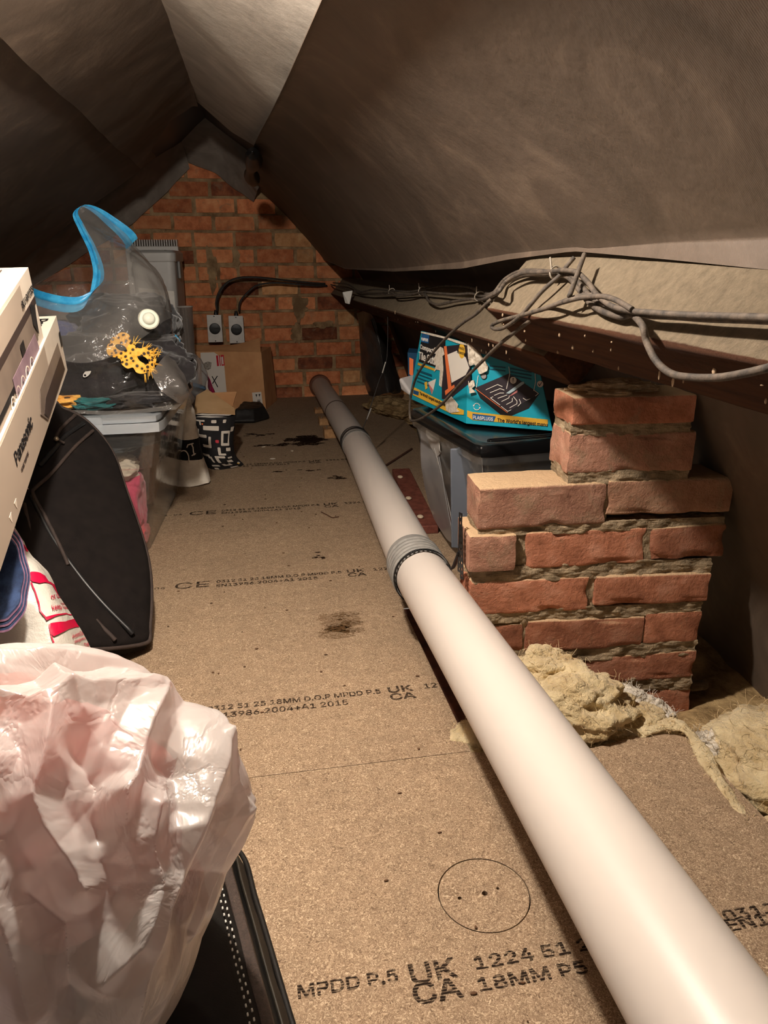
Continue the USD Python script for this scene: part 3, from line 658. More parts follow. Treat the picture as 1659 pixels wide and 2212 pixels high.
pf = [(r, s) for r, s in pf] + [(.0592, .052), (.0555, .054)]
cp = pipe.part('coupling', turned(pf, 1.462), M_GREY_RUBBER, 25, label='ribbed grey coupling between two pipe lengths')
def perforated(Y, r, w, k=40):
    """punched strap round the pipe, holes left open"""
    o = axis(Y); d = unit(axis(Y + .02) - axis(Y - .02)); u = unit(np.cross(d, (0, 0, 1))); v = np.cross(u, d)
    L = 2 * math.pi * r
    g = Polygon([(0, -w / 2), (L, -w / 2), (L, w / 2), (0, w / 2)], [[((i + .5) * L / k + .0030 * math.cos(t), .0019 * math.sin(t)) for t in np.arange(8) * .785] for i in range(k)])
    m = trimesh.creation.extrude_polygon(g, .0009, engine='earcut').subdivide_to_size(.02); q = m.vertices; t = q[:, 0] / r
    # wavy edge as the strap's holes bulge
    q1 = q[:, 1] * (1 + .22 * np.cos(q[:, 0] / L * k * 2 * np.pi + np.pi))
    m.vertices = o + d * q1[:, None] + (r + q[:, 2])[:, None] * (np.cos(t)[:, None] * u + np.sin(t)[:, None] * v); return m
pipe.part('band', turned([(.0553, -.008), (.0585, -.008), (.0585, .010), (.0553, .010)], 2.845), M_BLACK, 25, label='black rubber joint ring')
pipe.part('band', turned([(.0553, -.004), (.0580, -.004), (.0580, .004), (.0553, .004)], 2.88), M_BLACK, 25)
pipe.part('band', turned([(.0553, -.016), (.0572, -.014), (.0572, .012), (.0553, .014)], 2.80), M_GREY_RUBBER, 25)
pipe.part('band', turned([(.0548, -.006), (.0566, -.005), (.0566, .005), (.0548, .006)], 3.61), pbr('brown_seal', S(70, 48, 36), None, .6), 25, label='thin brown joint ring')
pipe.part('wall_collar', turned([(.0552, -.045), (.066, -.040), (.066, .03), (.0552, .035)], 4.66), pbr('brown_collar', S(92, 56, 40), S(120, 74, 52), .6, 20), 25, label='brown collar where the pipe enters the bricks')

st = thing('fixing_strap', 'black punched steel strap tied round the pipe coupling and hung on the pier', 'strap', (.39, 1.39, .2))
st.part('loop', perforated(1.398, .0602, .0105), M_BLACK, 25)
def strap(a, b, w, nrm, holes=True, th=.0012):
    a, b = A(a), A(b); y = unit(b - a); z = unit(nrm); x = np.cross(y, z); L = np.linalg.norm(b - a); k = int(L / .0125)
    g = Polygon([(-w / 2, 0), (w / 2, 0), (w / 2, L), (-w / 2, L)], [[(.0022 * math.cos(t), (i + .5) * L / k + .0034 * math.sin(t)) for t in np.arange(8) * .785] for i in range(k)] if holes else ())
    m = trimesh.creation.extrude_polygon(g, th, engine='earcut'); q = m.vertices; m.vertices = a + q[:, :1] * x + q[:, 1:2] * y + q[:, 2:3] * z; return m
st.part('hanging_strap', cat(strap((.368, 1.262, .352), (.368, 1.262, .235), .0095, (-.94, -.34, 0)), strap((.366, 1.251, .330), (.370, 1.250, .225), .0095, (-.94, -.34, .1))), M_BLACK, 25)
st.part('tail', sweep(spline([(0.3668, 1.36, 0.2108), (0.3721, 1.33, 0.2126), (.366, 1.27, .262), (.367, 1.262, .275)], 5), .0032, 8, prof=np.stack([1.5 * np.cos(np.arange(8) * .785), .35 * np.sin(np.arange(8) * .785)], 1)), M_BLACK, 40)

# blocks that hold the pipe off the floor
for k, Y in enumerate((3.50, 3.80, 4.12)):
    h = axis(Y)[2] - .0562
    t = thing('packing_block', ['pale timber packer under the pipe, nearest of the three', 'middle timber packer under the far end of the pipe', 'timber packer under the pipe nearest the gable wall'][k], 'packing block', (axis(Y)[0] - .02, Y, 0), 'timber packers under the pipe')
    t.part('block', cbox((.115, .07, h), .0015, (axis(Y)[0] - .018, Y, h / 2)), M_WOOD, 20)
    x0 = axis(Y)[0] - .018 - .050
    t.part('screw', lathe([(0, .004), (.004, .004), (.004, .002), (.002, .001), (.002, -.02)], (x0 - .010 + .016, Y - .012, h + .004), 10), M_SCREW, 30)

# cord tied to the pipe
cd = thing('tie_cord', 'thin dark cord with bright sleeves dropping from the roof timber to the pipe', 'cord', (.44, 2.88, .2))
cd.part('cord', sweep(spline([(.548, 2.95, .655), (0.5437, 2.95, 0.434), (0.5043, 2.92, 0.3403), (0.4666, 2.9, 0.245), (0.4313, 2.87, 0.1717), (0.4026, 2.85, 0.1589), (0.3683, 2.84, 0.1445), (0.3452, 2.82, 0.1173)], 6), .0018, 6), M_RUBBER, True)
cd.part('cord', sweep(spline([(0.4313, 2.87, 0.1717), (0.4454, 2.88, 0.1486), (0.4505, 2.88, 0.1205), (0.4542, 2.87, 0.1076)], 5), .0014, 6), M_RUBBER, True)
for a, b in (((0.5371, 2.945, 0.4133), (0.5211, 2.93, 0.3726)), ((0.4702, 2.9, 0.2412), (0.4488, 2.885, 0.2009))):
    cd.part('sleeve', sweep([A(a), A(b)], .0027, 8), pbr('tin_sleeve%d' % int(a[2] * 1000), S(210, 205, 195), None, .35, metal=.6), 30)

# painted batten and rod on the floor
bt = thing('painted_batten', 'short red-brown painted batten with wooden screw plugs lying right of the pipe', 'batten', (.545, 2.46, 0))
M_RED = pbr('old_red_paint', S(92, 44, 34), S(124, 70, 54), .75, 40, .4, 120)
a, b = A([.562, 2.77, 0]), A([.508, 2.10, 0]); d = unit(b - a); x = unit(np.cross(d, (0, 0, 1)))
m = cbox((.068, np.linalg.norm(b - a), .026), .002); bt.part('board', place(m, (a + b) / 2 + A([0, 0, .013]), x, d, (0, 0, 1)), M_RED, 20)
for q in ((0.5287, 2.639, 0.027), (0.5043, 2.376, 0.027), (0.4997, 2.179, 0.027)):
    bt.part('screw', blob(A(q) + A([.004, 0, .003]), (.010, .014, .005), 2, 3, .2), pbr('raw_plug%d' % int(q[1] * 100), S(206, 186, 158), None, .8), True)
single('metal_rod', 'thin dark rod lying on the floor between the pipe and the clear tub', 'rod', sweep([A((.515, 2.885, .005)), A((.69, 3.16, .005))], .0045, 8), pbr('rusty_rod', S(70, 44, 34), S(98, 62, 46), .7, 30), 30)

# ---------------------------------------------------------------- clear tub with a black lid, right
def quad_loop(q, r, n=64):
    g = Polygon(q).buffer(-r).buffer(r, 8); e = g.exterior; c = np.mean(A(q)[:, :2], 0); L = e.length
    pts = A([e.interpolate(L * i / 720).coords[0] for i in range(720)])
    if not e.is_ccw: pts = pts[::-1]
    k = np.argmin(np.linalg.norm(pts - A(q[0])[:2], axis=1)); pts = np.roll(pts, -k, 0)
    return pts[np.linspace(0, 720, n, endpoint=False).astype(int)]
def vessel(levels, r, th, n=72):
    L = [np.c_[quad_loop(q, r, n), np.full(n, z)] for q, z in levels]
    P = np.stack(L, 1)
    m = sheet(P, th, True)
    q, z = levels[0]; g = Polygon(quad_loop(q, r, n)); b = trimesh.creation.extrude_polygon(g, th, engine='earcut'); b.apply_translation((0, 0, z))
    return cat(m, b)
def lerpq(a, b, t): return [tuple(A(p) * (1 - t) + A(q) * t) for p, q in zip(a, b)]
def grow(q, d):
    g = Polygon(q).buffer(d, join_style=2); e = list(g.exterior.coords)[:-1]; out = []
    for p in q: out.append(min(e, key=lambda c: (c[0] - p[0]) ** 2 + (c[1] - p[1]) ** 2))
    return out
M_CLEAR = clear('clear_polypropylene', (.90, .90, .89), .07, (.75, .74, .72), .10, .15, 18)
M_SMOKE = clear('smoked_polypropylene', (.72, .73, .76), .10, (.55, .55, .56), .12, .15, 18)
M_LID_BLACK = pbr('gloss_black_plastic', S(16, 16, 17), None, .22, spec=.6)
top = [(.515, 1.62), (.955, 1.675), (.90, 2.16), (.458, 2.12)]
bot = [(.585, 1.70), (.90, 1.74), (.86, 2.14), (.560, 2.20)]
tb = thing('storage_tub', 'clear plastic tub with a glossy black lid standing beside the brick pier', 'storage tub', (.7, 1.9, 0))
tb.part('body', vessel([(bot, 0.001), (lerpq(bot, top, .5), .18), (lerpq(bot, top, .93), .335), (grow(lerpq(bot, top, .94), .007), .338), (grow(lerpq(bot, top, .98), .007), .358)], .035, .0022), M_CLEAR, 40)
lid = tb.part('lid', vessel([(grow(top, .002), .356), (grow(top, .006), .358), (grow(top, .008), .372), (grow(top, .002), .384), (grow(top, -.010), .388), (grow(top, -.022), .386), (grow(top, -.028), .376), (grow(top, -.12), .376)], .03, .0025), M_LID_BLACK, 35)
lid.part('panel', trimesh.Trimesh(*to_vf(hull([(x, y, z) for x, y in grow(top, -.03) for z in (.374, .378)], .001)), process=False), M_LID_BLACK, 35)
for k in range(4):
    a_, b_ = A(lerpq([top[0]], [top[1]], .10)[0]) + A([0, .018 + .017 * k]), A(lerpq([top[0]], [top[1]], .92)[0]) + A([0, .018 + .017 * k])
    lid.part('rib', hull([(a_[0], a_[1], .380), (b_[0], b_[1], .380)], .0045), M_LID_BLACK, 40)
hd = tb.part('handle', loft([[(0.4806, 1.99, 0.3684), (0.485, 1.96, 0.3666), (0.4876, 1.93, 0.3851), (0.4902, 1.9, 0.3823)], [(0.477, 1.99, 0.3388), (0.4855, 1.96, 0.3255), (0.4911, 1.93, 0.3192), (0.4925, 1.9, 0.316)], [(0.4848, 2, 0.3192), (0.491, 1.97, 0.2969), (0.4967, 1.94, 0.2844), (0.499, 1.91, 0.3044)]], 14, 10, .003, 20, 2, True, .003), pbr('milky_handle', S(176, 170, 164), None, .35), 40, label='milky clip handle on the tub side')
for pts in ([(0.4885, 1.95, 0.3044), (0.4998, 1.93, 0.2542), (0.5139, 1.92, 0.1905), (0.5228, 1.9, 0.1362), (0.5291, 1.86, 0.0623)], [(0.5187, 1.625, 0.3818), (0.5254, 1.635, 0.3415), (0.5404, 1.66, 0.2657)]):
    tb.part('edge', sweep(spline(pts, 6), .0020, 6), pbr('milky_edge%d' % int(1000 * pts[0][1]), S(128, 124, 120), None, .35), True, label='pale moulded edge of the tub wall')
# what shows through its side
def slab_between(a, b, c, d, th, r=.004): return hull([A(p) + A([t, 0, 0]) for p in (a, b, c, d) for t in (0, th)], r)
single('lining_sheet', 'curved milky plastic sheet standing inside the side of the black-lidded tub', 'plastic sheet', loft([[(0.4747, 2.06, 0.3372), (0.4828, 2.08, 0.2297), (0.5052, 2.1, 0.1233), (0.5211, 2.08, 0.0557)], [(0.4844, 2, 0.3623), (0.4958, 2.02, 0.2444), (0.5112, 2, 0.1393), (0.5271, 1.96, 0.0397)], [(0.4853, 1.94, 0.3618), (0.4996, 1.93, 0.2673), (0.5117, 1.9, 0.1702), (0.5237, 1.84, 0.0568)]], 18, 18, .004, 8, 2), clear('milky_sheet', (.86, .85, .85), .45, (.62, .60, .60), .2), 50)
single('folded_cloth', 'dark plum cloth packed inside the black-lidded tub', 'cloth', blob((.645, 1.86, .19), (.075, .10, .155), 4, 21, .18, 2.2, .12), pbr('plum_cloth', S(46, 28, 42), S(62, 40, 56), .9, 20, .5, 120), True)
single('file_folder', 'slate grey folder upright inside the black-lidded tub, nearest the pier', 'folder', slab_between(A([(0.5048, 1.8, 0.0733)][0]), (.84, 1.755, .03), (.83, 1.735, .325), A([(0.4858, 1.76, 0.3447)][0]), .012), pbr('slate_folder', S(104, 110, 120), None, .5), 30)

# ---------------------------------------------------------------- tile cutter carton on the lid
M_TEAL = pbr('teal_carton', S(12, 150, 172), S(20, 162, 184), .45, 6, spec=.5)
INK = {k: pbr('ink_' + k, c, None, .5) for k, c in dict(black=S(24, 22, 24), blue=S(28, 84, 136), yellow=S(238, 186, 62), orange=S(232, 118, 66), white=S(232, 224, 212), pink=S(196, 120, 116), grey=S(150, 148, 146), deep=S(8, 78, 98), plum=S(46, 38, 44), red=S(198, 34, 52), gold=S(216, 164, 52), tan=S(196, 160, 118), pale=S(170, 190, 196)).items()}
M_TORN = pbr('torn_board', S(196, 182, 162), S(226, 216, 200), .9, 90, .8, 160)
LN, FN = A([-.987, -.157, 0]), A([-.585, -.811, 0])
B0, L0, R0 = A([.551, 1.859, .389]), A([.487, 2.262, .389]), A([.732, 1.728, .389])
tl, tm, tr = A([(0.5018, 2.168, 0.5962)][0]), A([(0.5508, 1.86, 0.5915)][0]), A([(0.6981, 1.753, 0.5386)][0])
tm[:2] = B0[:2]
K0 = L0 + (R0 - B0); tk = K0.copy(); tk[2] = tr[2] - .02
tc = thing('tile_cutter_box', 'battered teal and black cardboard box of a tile cutter resting on the black lid', 'box', (.6, 1.95, .389))
tc.part('carton', hull([B0, L0, R0, K0, tl, tm, tr, tk], .0015), M_TEAL, 20)
LP = lambda pts, mat, th=.0006, off=.0018: tc.part('print', plate(pts, LN, th, off=off), mat, False)
FP = lambda pts, mat, th=.0006, off=.0018: tc.part('print', plate(pts, FN, th, off=off), mat, False)
LP([(0.5029, 2.162, 0.5929), (0.5292, 1.996, 0.5919), (0.5283, 2.002, 0.5066), (0.5183, 2.065, 0.5075), (0.4992, 2.185, 0.5088)], INK['black'])
LP([(0.5284, 2.001, 0.5708), (0.5525, 1.849, 0.5925), (0.5543, 1.839, 0.5043), (0.5531, 1.846, 0.4939), (0.5397, 1.93, 0.4512), (0.5361, 1.953, 0.4364), (0.5264, 2.014, 0.4264), (0.5262, 2.015, 0.4569)], INK['plum'], .0005)
LP([(0.5279, 2.004, 0.5705), (0.5303, 1.989, 0.5732), (0.5363, 1.951, 0.4664), (0.533, 1.972, 0.462)], INK['orange'], .0006, .0024)
LP([(0.5316, 1.981, 0.5509), (0.5408, 1.923, 0.5672), (0.5495, 1.869, 0.5562), (0.5531, 1.846, 0.5317), (0.5499, 1.866, 0.5122), (0.5365, 1.95, 0.4802)], INK['white'], .0006, .0024)
LP([(0.5299, 1.992, 0.4528), (0.539, 1.934, 0.4779), (0.5395, 1.931, 0.4707), (0.5305, 1.988, 0.4408)], INK['orange'], .0006, .0026)
LP(ring([(0.5459, 1.891, 0.57)][0], .0185, LN), INK['yellow'], .0006, .0030)
LP([(0.5034, 2.158, 0.5911), (0.5118, 2.106, 0.592), (0.5107, 2.112, 0.5678), (0.5021, 2.166, 0.5677)], INK['blue'], .0006, .0026)
LP([(0.4918, 2.231, 0.4272), (0.4947, 2.213, 0.4286), (0.5264, 2.014, 0.4213), (0.549, 1.871, 0.4208), (0.5491, 1.871, 0.4088), (0.5372, 1.946, 0.3974), (0.5183, 2.065, 0.4009), (0.4924, 2.227, 0.404)], INK['yellow'], .0006, .0026)
LP([(0.4936, 2.22, 0.4205), (0.5, 2.179, 0.4212), (0.4995, 2.183, 0.4097), (0.493, 2.224, 0.4088)], INK['blue'], .0006, .0034)
LP([(0.5109, 2.111, 0.4583), (0.52, 2.054, 0.4768), (0.5173, 2.071, 0.4433), (0.5155, 2.082, 0.4284)], INK['white'], .0006, .0026)
LP([(0.5109, 2.111, 0.4583), (0.517, 2.073, 0.443), (0.5155, 2.082, 0.4284)], INK['pink'], .0006, .0030)
LP([(0.5067, 2.138, 0.4546), (0.5094, 2.12, 0.4597), (0.5101, 2.116, 0.4417), (0.5079, 2.13, 0.4343)], INK['yellow'], .0006, .0026)
LP([(0.4986, 2.188, 0.5057), (0.5183, 2.065, 0.5036), (0.5178, 2.068, 0.4968), (0.4981, 2.192, 0.4985)], INK['gold'], .0004, .0026)
tear = tc.part('tear', plate([(0.518, 2.067, 0.5606), (0.5235, 2.032, 0.5678), (0.527, 2.01, 0.565), (0.5285, 2, 0.5488), (0.5266, 2.012, 0.5426), (0.5278, 2.005, 0.5087), (0.5262, 2.015, 0.4594), (0.5236, 2.031, 0.4621), (0.5244, 2.026, 0.5034), (0.5203, 2.052, 0.5027), (0.5178, 2.068, 0.493), (0.5198, 2.055, 0.5125), (0.5171, 2.072, 0.5258), (0.5196, 2.056, 0.544), (0.5165, 2.076, 0.5508)], LN, .0012, off=.0028), M_TORN, False, label='white strip where the print has torn off')
tc.part('tear', plate([(0.5306, 1.987, 0.4257), (0.5368, 1.948, 0.4445), (0.5403, 1.926, 0.4382), (0.5439, 1.903, 0.4298), (0.5428, 1.911, 0.4162), (0.5455, 1.893, 0.4132), (0.5359, 1.954, 0.3985), (0.5319, 1.979, 0.4029)], LN, .0012, off=.0036), M_TORN, False)
tc.part('tear', plate([(0.5023, 2.165, 0.5965), (0.5147, 2.087, 0.5977), (0.5301, 1.99, 0.5961), (0.5508, 1.86, 0.5915), (0.5509, 1.86, 0.5869), (0.5413, 1.92, 0.587), (0.5302, 1.99, 0.5913), (0.5173, 2.071, 0.5916), (0.5029, 2.162, 0.5929)], LN, .0015, off=.0032), M_TORN, False)
def tline(txt, h, a, b, n, mat, bold=True, off=.0034):
    """lettering set between two points on a face"""
    a, b = A(a), A(b); x = unit(b - a); y = np.cross(unit(n), x); m = meshkit.text_mesh(txt, h, .0004, bold); q = m.vertices; s = np.linalg.norm(b - a) / np.ptp(q[:, 0])
    m.vertices = a + (q[:, :1] - q[:, 0].min()) * s * x + q[:, 1:2] * y + (q[:, 2:3] + off) * unit(n); tc.part('print', m, mat, False)
tline('Compact Pro', .0125, *[(0.5014, 2.171, 0.5475), (0.5236, 2.031, 0.5442)], LN, INK['white'])
tline('Tile Cutter', .021, *[(0.4997, 2.181, 0.5172), (0.5233, 2.033, 0.5139)], LN, INK['white'])
tline('PLASPLUGS', .008, *[(0.503, 2.161, 0.5721), (0.5106, 2.113, 0.5726)], LN, INK['white'])
tline('Ready', .0075, *[(0.5428, 1.911, 0.5738), (0.5485, 1.875, 0.5728)], LN, INK['black'])
tline('Assembled', .0075, *[(0.5415, 1.919, 0.5624), (0.5503, 1.863, 0.5602)], LN, INK['black'])
tline("The World's largest manufacturer", .0085, *[(0.5012, 2.172, 0.4141), (0.5309, 1.985, 0.4107)], LN, INK['black'])
for k in range(4):
    p0, p1 = [(0.4975, 2.195, 0.4819), (0.5147, 2.087, 0.4814)]; dz = A([0, 0, -.0105 * k])
    tc.part('print', stroke([A(p0) + dz + LN * .002, A(p1) * (1 if k != 2 else 1) + dz + LN * .002], .0032 if k else .006, LN), INK['deep'], False)
# right-hand face: picture of the tray
F1 = [(0.5683, 1.847, 0.4815), (0.6392, 1.795, 0.4264), (0.7028, 1.75, 0.4781), (0.6829, 1.764, 0.4397), (0.6473, 1.79, 0.4177), (0.6278, 1.804, 0.4159), (0.5799, 1.838, 0.4565)]
FP(F1, INK['black'])
FP([(0.5683, 1.847, 0.482), (0.6394, 1.795, 0.5236), (0.7028, 1.75, 0.4781), (0.6396, 1.795, 0.427)], INK['plum'], .0006, .0024)
fl = lambda pts, w, mat, off=.0030: tc.part('print', stroke(A(pts) + FN * off, w, FN), mat, False)
fl([(0.5693, 1.846, 0.4804), (0.6392, 1.795, 0.4252)], .0014, INK['orange'])
for pts in ([(0.5918, 1.829, 0.4794), (0.6163, 1.812, 0.4944), (0.6262, 1.805, 0.4901)], [(0.6013, 1.823, 0.4727), (0.6215, 1.808, 0.4844), (0.6304, 1.802, 0.4816)], [(0.6104, 1.816, 0.4668), (0.6219, 1.808, 0.4735), (0.6293, 1.802, 0.4741)],
            [(0.618, 1.811, 0.4599), (0.6366, 1.797, 0.4696)], [(0.6263, 1.805, 0.4526), (0.6407, 1.794, 0.4627), (0.6415, 1.794, 0.4678)], [(0.6365, 1.797, 0.4461), (0.6484, 1.789, 0.4544), (0.6481, 1.789, 0.4624)],
            [(0.644, 1.792, 0.4385), (0.6583, 1.782, 0.4494), (0.658, 1.782, 0.4566), (0.6502, 1.787, 0.4663)], [(0.6073, 1.818, 0.4628), (0.6025, 1.822, 0.4596), (0.6229, 1.807, 0.4434)], [(0.626, 1.805, 0.4399), (0.6396, 1.795, 0.4288), (0.6461, 1.79, 0.4329)],
            [(0.6928, 1.757, 0.485), (0.7009, 1.751, 0.4784), (0.6952, 1.755, 0.4722)], [(0.6379, 1.796, 0.5394), (0.6404, 1.794, 0.5237), (0.6351, 1.798, 0.4854)], [(0.6913, 1.758, 0.5315), (0.694, 1.756, 0.5072), (0.6911, 1.758, 0.4848)],
            [(0.5744, 1.842, 0.5135), (0.5712, 1.844, 0.4841)], [(0.6704, 1.773, 0.4646), (0.6772, 1.768, 0.46), (0.6846, 1.763, 0.4641)], [(0.6625, 1.778, 0.4611), (0.6661, 1.776, 0.4521), (0.6607, 1.78, 0.4438)]):
    fl(pts, .0016, INK['white'])
FP([(0.6345, 1.799, 0.4738), (0.6646, 1.777, 0.5037), (0.6706, 1.773, 0.5056), (0.6717, 1.772, 0.5013), (0.6497, 1.788, 0.4797), (0.6413, 1.794, 0.4732)], INK['pale'], .0006, .0034)
FP([(0.6406, 1.794, 0.4662), (0.6582, 1.782, 0.4845), (0.6584, 1.782, 0.478), (0.6444, 1.792, 0.4677)], INK['pink'], .0006, .0036)
for q, r, t in (([(0.6482, 1.789, 0.5071), (0.6485, 1.789, 0.4991)], .0085, '!'), ([(0.7031, 1.749, 0.5019), (0.7034, 1.749, 0.494)], .0078, 'v'), ([(0.5863, 1.833, 0.5132), (0.5865, 1.833, 0.5062)], .0082, 'o')):
    FP(ring(q[0], r, FN), INK['white'] if t != 'o' else INK['black'], .0005, .0038)
    c_ = A(q[0]); u_, v_, _ = frame(FN)
    if t == '!':
        tc.part('print', plate([c_ + u_ * a + v_ * b for a, b in ((-.0012, .0060), (.0012, .0060), (.0006, -.0018), (-.0006, -.0018))], FN, .0004, off=.0045), INK['black'], False)
        tc.part('print', plate(ring(c_ - v_ * .0042, .0011, FN, 10), FN, .0004, off=.0045), INK['black'], False)
    elif t == 'v': fl([c_ + u_ * a + v_ * b for a, b in ((-.004, .0005), (-.0012, -.0042), (.0042, .0046))], .0013, INK['black'], .0045)
    else:
        FP(ring(q[0], .0066, FN), INK['grey'], .0005, .0044)
c_ = A([(0.5735, 1.843, 0.4346)][0]); u_, v_, _ = frame(FN)
for a0 in (.4, .4 + math.pi):
    fl([c_ + .0085 * (math.cos(a0 + t) * u_ + math.sin(a0 + t) * v_) for t in np.linspace(0, 2.3, 9)], .0016, INK['white'])
    e = c_ + .0085 * (math.cos(a0 + 2.5) * u_ + math.sin(a0 + 2.5) * v_); tt = -math.sin(a0 + 2.4) * u_ + math.cos(a0 + 2.4) * v_; rr = math.cos(a0 + 2.4) * u_ + math.sin(a0 + 2.4) * v_
    FP([e + tt * .003, e + rr * .0028 - tt * .001, e - rr * .0028 - tt * .001], INK['white'], .0005, .0032)
FP([(0.5525, 1.858, 0.4231), (0.5643, 1.849, 0.42), (0.7226, 1.735, 0.4157), (0.7234, 1.735, 0.3995), (0.5648, 1.849, 0.399), (0.5528, 1.858, 0.4075)], INK['gold'], .0006, .0024)
FP([(0.5644, 1.849, 0.4158), (0.6151, 1.813, 0.4135), (0.6105, 1.816, 0.3999), (0.5647, 1.849, 0.4008)], INK['blue'], .0006, .0032)
tline('PLASPLUGS', .0085, *[(0.5662, 1.848, 0.4027), (0.6095, 1.817, 0.4016)], FN, INK['white'], True, .0040)
tline("The World's largest manu", .0085, *[(0.6184, 1.81, 0.4007), (0.7234, 1.735, 0.3984)], FN, INK['black'], True, .0034)
for k in range(3):
    p0, p1 = [(0.6419, 1.793, 0.5351), (0.6837, 1.763, 0.5287)]; fl([A(p0) + A([0, 0, -.008 * k]), A(p1) + A([0, 0, -.008 * k])], .0030, INK['deep'], .002)
    p0, p1 = [(0.5993, 1.824, 0.5393), (0.6303, 1.802, 0.5367)]; k < 2 and fl([A(p0) + A([0, 0, -.008 * k]), A(p1) + A([0, 0, -.008 * k])], .0030, INK['deep'], .002)
for k, pts in enumerate(([(0.5516, 1.859, 0.5927), (0.5623, 1.851, 0.5989), (0.5723, 1.844, 0.5925), (0.5716, 1.844, 0.5812), (0.5809, 1.837, 0.5657), (0.5891, 1.831, 0.5525), (0.5973, 1.826, 0.5392), (0.5957, 1.827, 0.5276), (0.5841, 1.835, 0.52), (0.5782, 1.839, 0.5196), (0.5739, 1.843, 0.5332), (0.5677, 1.847, 0.542), (0.5579, 1.854, 0.5368), (0.5534, 1.857, 0.5597)], [(0.5548, 1.856, 0.4993), (0.5667, 1.848, 0.5025), (0.5701, 1.845, 0.4887), (0.5633, 1.85, 0.4812), (0.5715, 1.844, 0.4724), (0.5595, 1.853, 0.4691)])):
    g = plate(pts, FN, .004, off=.0045).subdivide_to_size(.006); g.vertices += FN * ((meshkit.fbm(g.vertices * 90, 3, k) - .3) * .016)[:, None]
    tc.part('tear', g, M_TORN, 50, label='peeled cardboard along the crushed edge')

# things around the tub
bx = thing('small_box', 'small dark blue box with an orange picture, tucked behind the tile cutter box', 'box', (.5, 2.45, .38))
bx.part('carton', hull([(0.506, 2.38, 0.5124), (0.5527, 2.38, 0.5082), (0.5108, 2.38, 0.3796), (0.5539, 2.38, 0.3629), A((0.506, 2.38, 0.5124)) + (.03, .12, 0), A((0.5527, 2.38, 0.5082)) + (.03, .12, 0), A((0.5108, 2.38, 0.3796)) + (.03, .12, 0), A((0.5539, 2.38, 0.3629)) + (.03, .12, 0)], .001), pbr('navy_carton', S(20, 62, 92), None, .5), 20)
bx.part('print', plate([(0.5101, 2.378, 0.498), (0.5237, 2.378, 0.4918), (0.5224, 2.378, 0.4346), (0.5102, 2.378, 0.4454)], (0, -1, 0), .0006, off=.0006), INK['orange'], False)
single('plastic_tray', 'end of a pale grey plastic tray sticking out behind the tub lid', 'tray', hull([(0.4762, 2.33, 0.4329), (0.4821, 2.33, 0.4094), A((0.4762, 2.33, 0.4329)) + (.10, .10, 0), A((0.4966, 2.3, 0.3991)) + (.0, .0, 0), A((0.5051, 2.34, 0.4391)) + (.05, .05, 0), A((0.5025, 2.3, 0.396)) + (.05, .05, 0)], .008, 2), pbr('grey_tray', S(176, 172, 170), None, .4), 40)
M_SACK = pbr('black_polythene', S(58, 55, 53), S(74, 70, 67), .35, 8, .5, 14, .01, .5)
single('plastic_sack', 'dark polythene sack hanging in the corner by the gable wall', 'sack', loft([[(0.6698, 4.6, 0.4963), (0.6777, 4.6, 0.3227), (0.6941, 4.6, 0.1276), (0.7414, 4.6, 0.0121), (0.7759, 4.6, -0.0122)], [(0.689, 4.4, 0.5184), (0.7133, 4.4, 0.3413), (0.7276, 4.4, 0.1812), (0.7595, 4.4, 0.0769), (0.7758, 4.4, 0.0379)], [(0.7147, 4.3, 0.4785), (0.7557, 4.3, 0.35), (0.7811, 4.3, 0.1928), (0.7967, 4.3, 0.0965), (0.802, 4.3, 0.0641)], [(0.7863, 4.5, 0.4367), (0.8577, 4.5, 0.2735), (0.8969, 4.5, 0.1207), (0.9139, 4.5, 0.0332), (0.8679, 4.5, 0.0236)]], 40, 40, .035, 4, 3), M_SACK, 40)

# ---------------------------------------------------------------- left: clear tub with clothes
top = [(-.245, 2.06), (-.205, 2.80), (-.80, 2.83), (-.80, 2.06)]
bot = [(-.312, 2.105), (-.275, 2.755), (-.75, 2.78), (-.75, 2.105)]
M_CLEAR2 = clear('clear_tub_wall', (.96, .96, .95), .05, (.72, .70, .67), .08, .1, 14)
M_LIDC = clear('milky_lid', (.84, .86, .87), .55, (.82, .86, .89), .15, .1, 20)
tl_ = thing('storage_tub', 'large clear plastic tub of clothes with a milky clip-on lid, left of the floor', 'storage tub', (-.52, 2.44, 0))
tl_.part('body', vessel([(bot, .001), (lerpq(bot, top, .3), .12), (lerpq(bot, top, .62), .255), (grow(lerpq(bot, top, .63), .006), .258), (grow(lerpq(bot, top, .92), .006), .362), (grow(lerpq(bot, top, .93), .012), .366), (grow(lerpq(bot, top, .98), .012), .386)], .03, .0024), M_CLEAR2, 40)
tl_.part('rim', vessel([(grow(top, .0128), .362), (grow(top, .0135), .388)], .03, .0016), M_LIDC, 40, label='milky rim of the tub')
lp = tl_.part('lid', vessel([(grow(top, .004), .388), (grow(top, .006), .392), (grow(top, .006), .404), (grow(top, -.012), .409), (grow(top, -.040), .408), (grow(top, -.045), .398), (grow(top, -.15), .398)], .03, .0028), M_LIDC, 40)
lp.part('clip', cbox((.075, .012, .040), .003, (-.42, 2.053, .388)), M_LIDC, 30)
lp.part('clip', cbox((.012, .085, .040), .003, (-.222, 2.42, .388)), M_LIDC, 30)
def garment(name, label, c, rad, col, col2, seed, fold=.2, rot=0, cat_='clothing', grp=None, nf=40):
    single(name, label, cat_, blob(c, rad, 5, seed, .22, 2.4, fold, nf, rot=rot, power=.8), pbr('cloth_%s' % label.split()[0] + str(seed), col, col2, .92, 26, .5, 150, sheen=.3), True, grp)
garment('folded_jumper', 'dark grey jumper at the top of the clear tub of clothes', (-.50, 2.38, .325), (.235, .27, .050), S(58, 62, 66), S(82, 86, 90), 31)
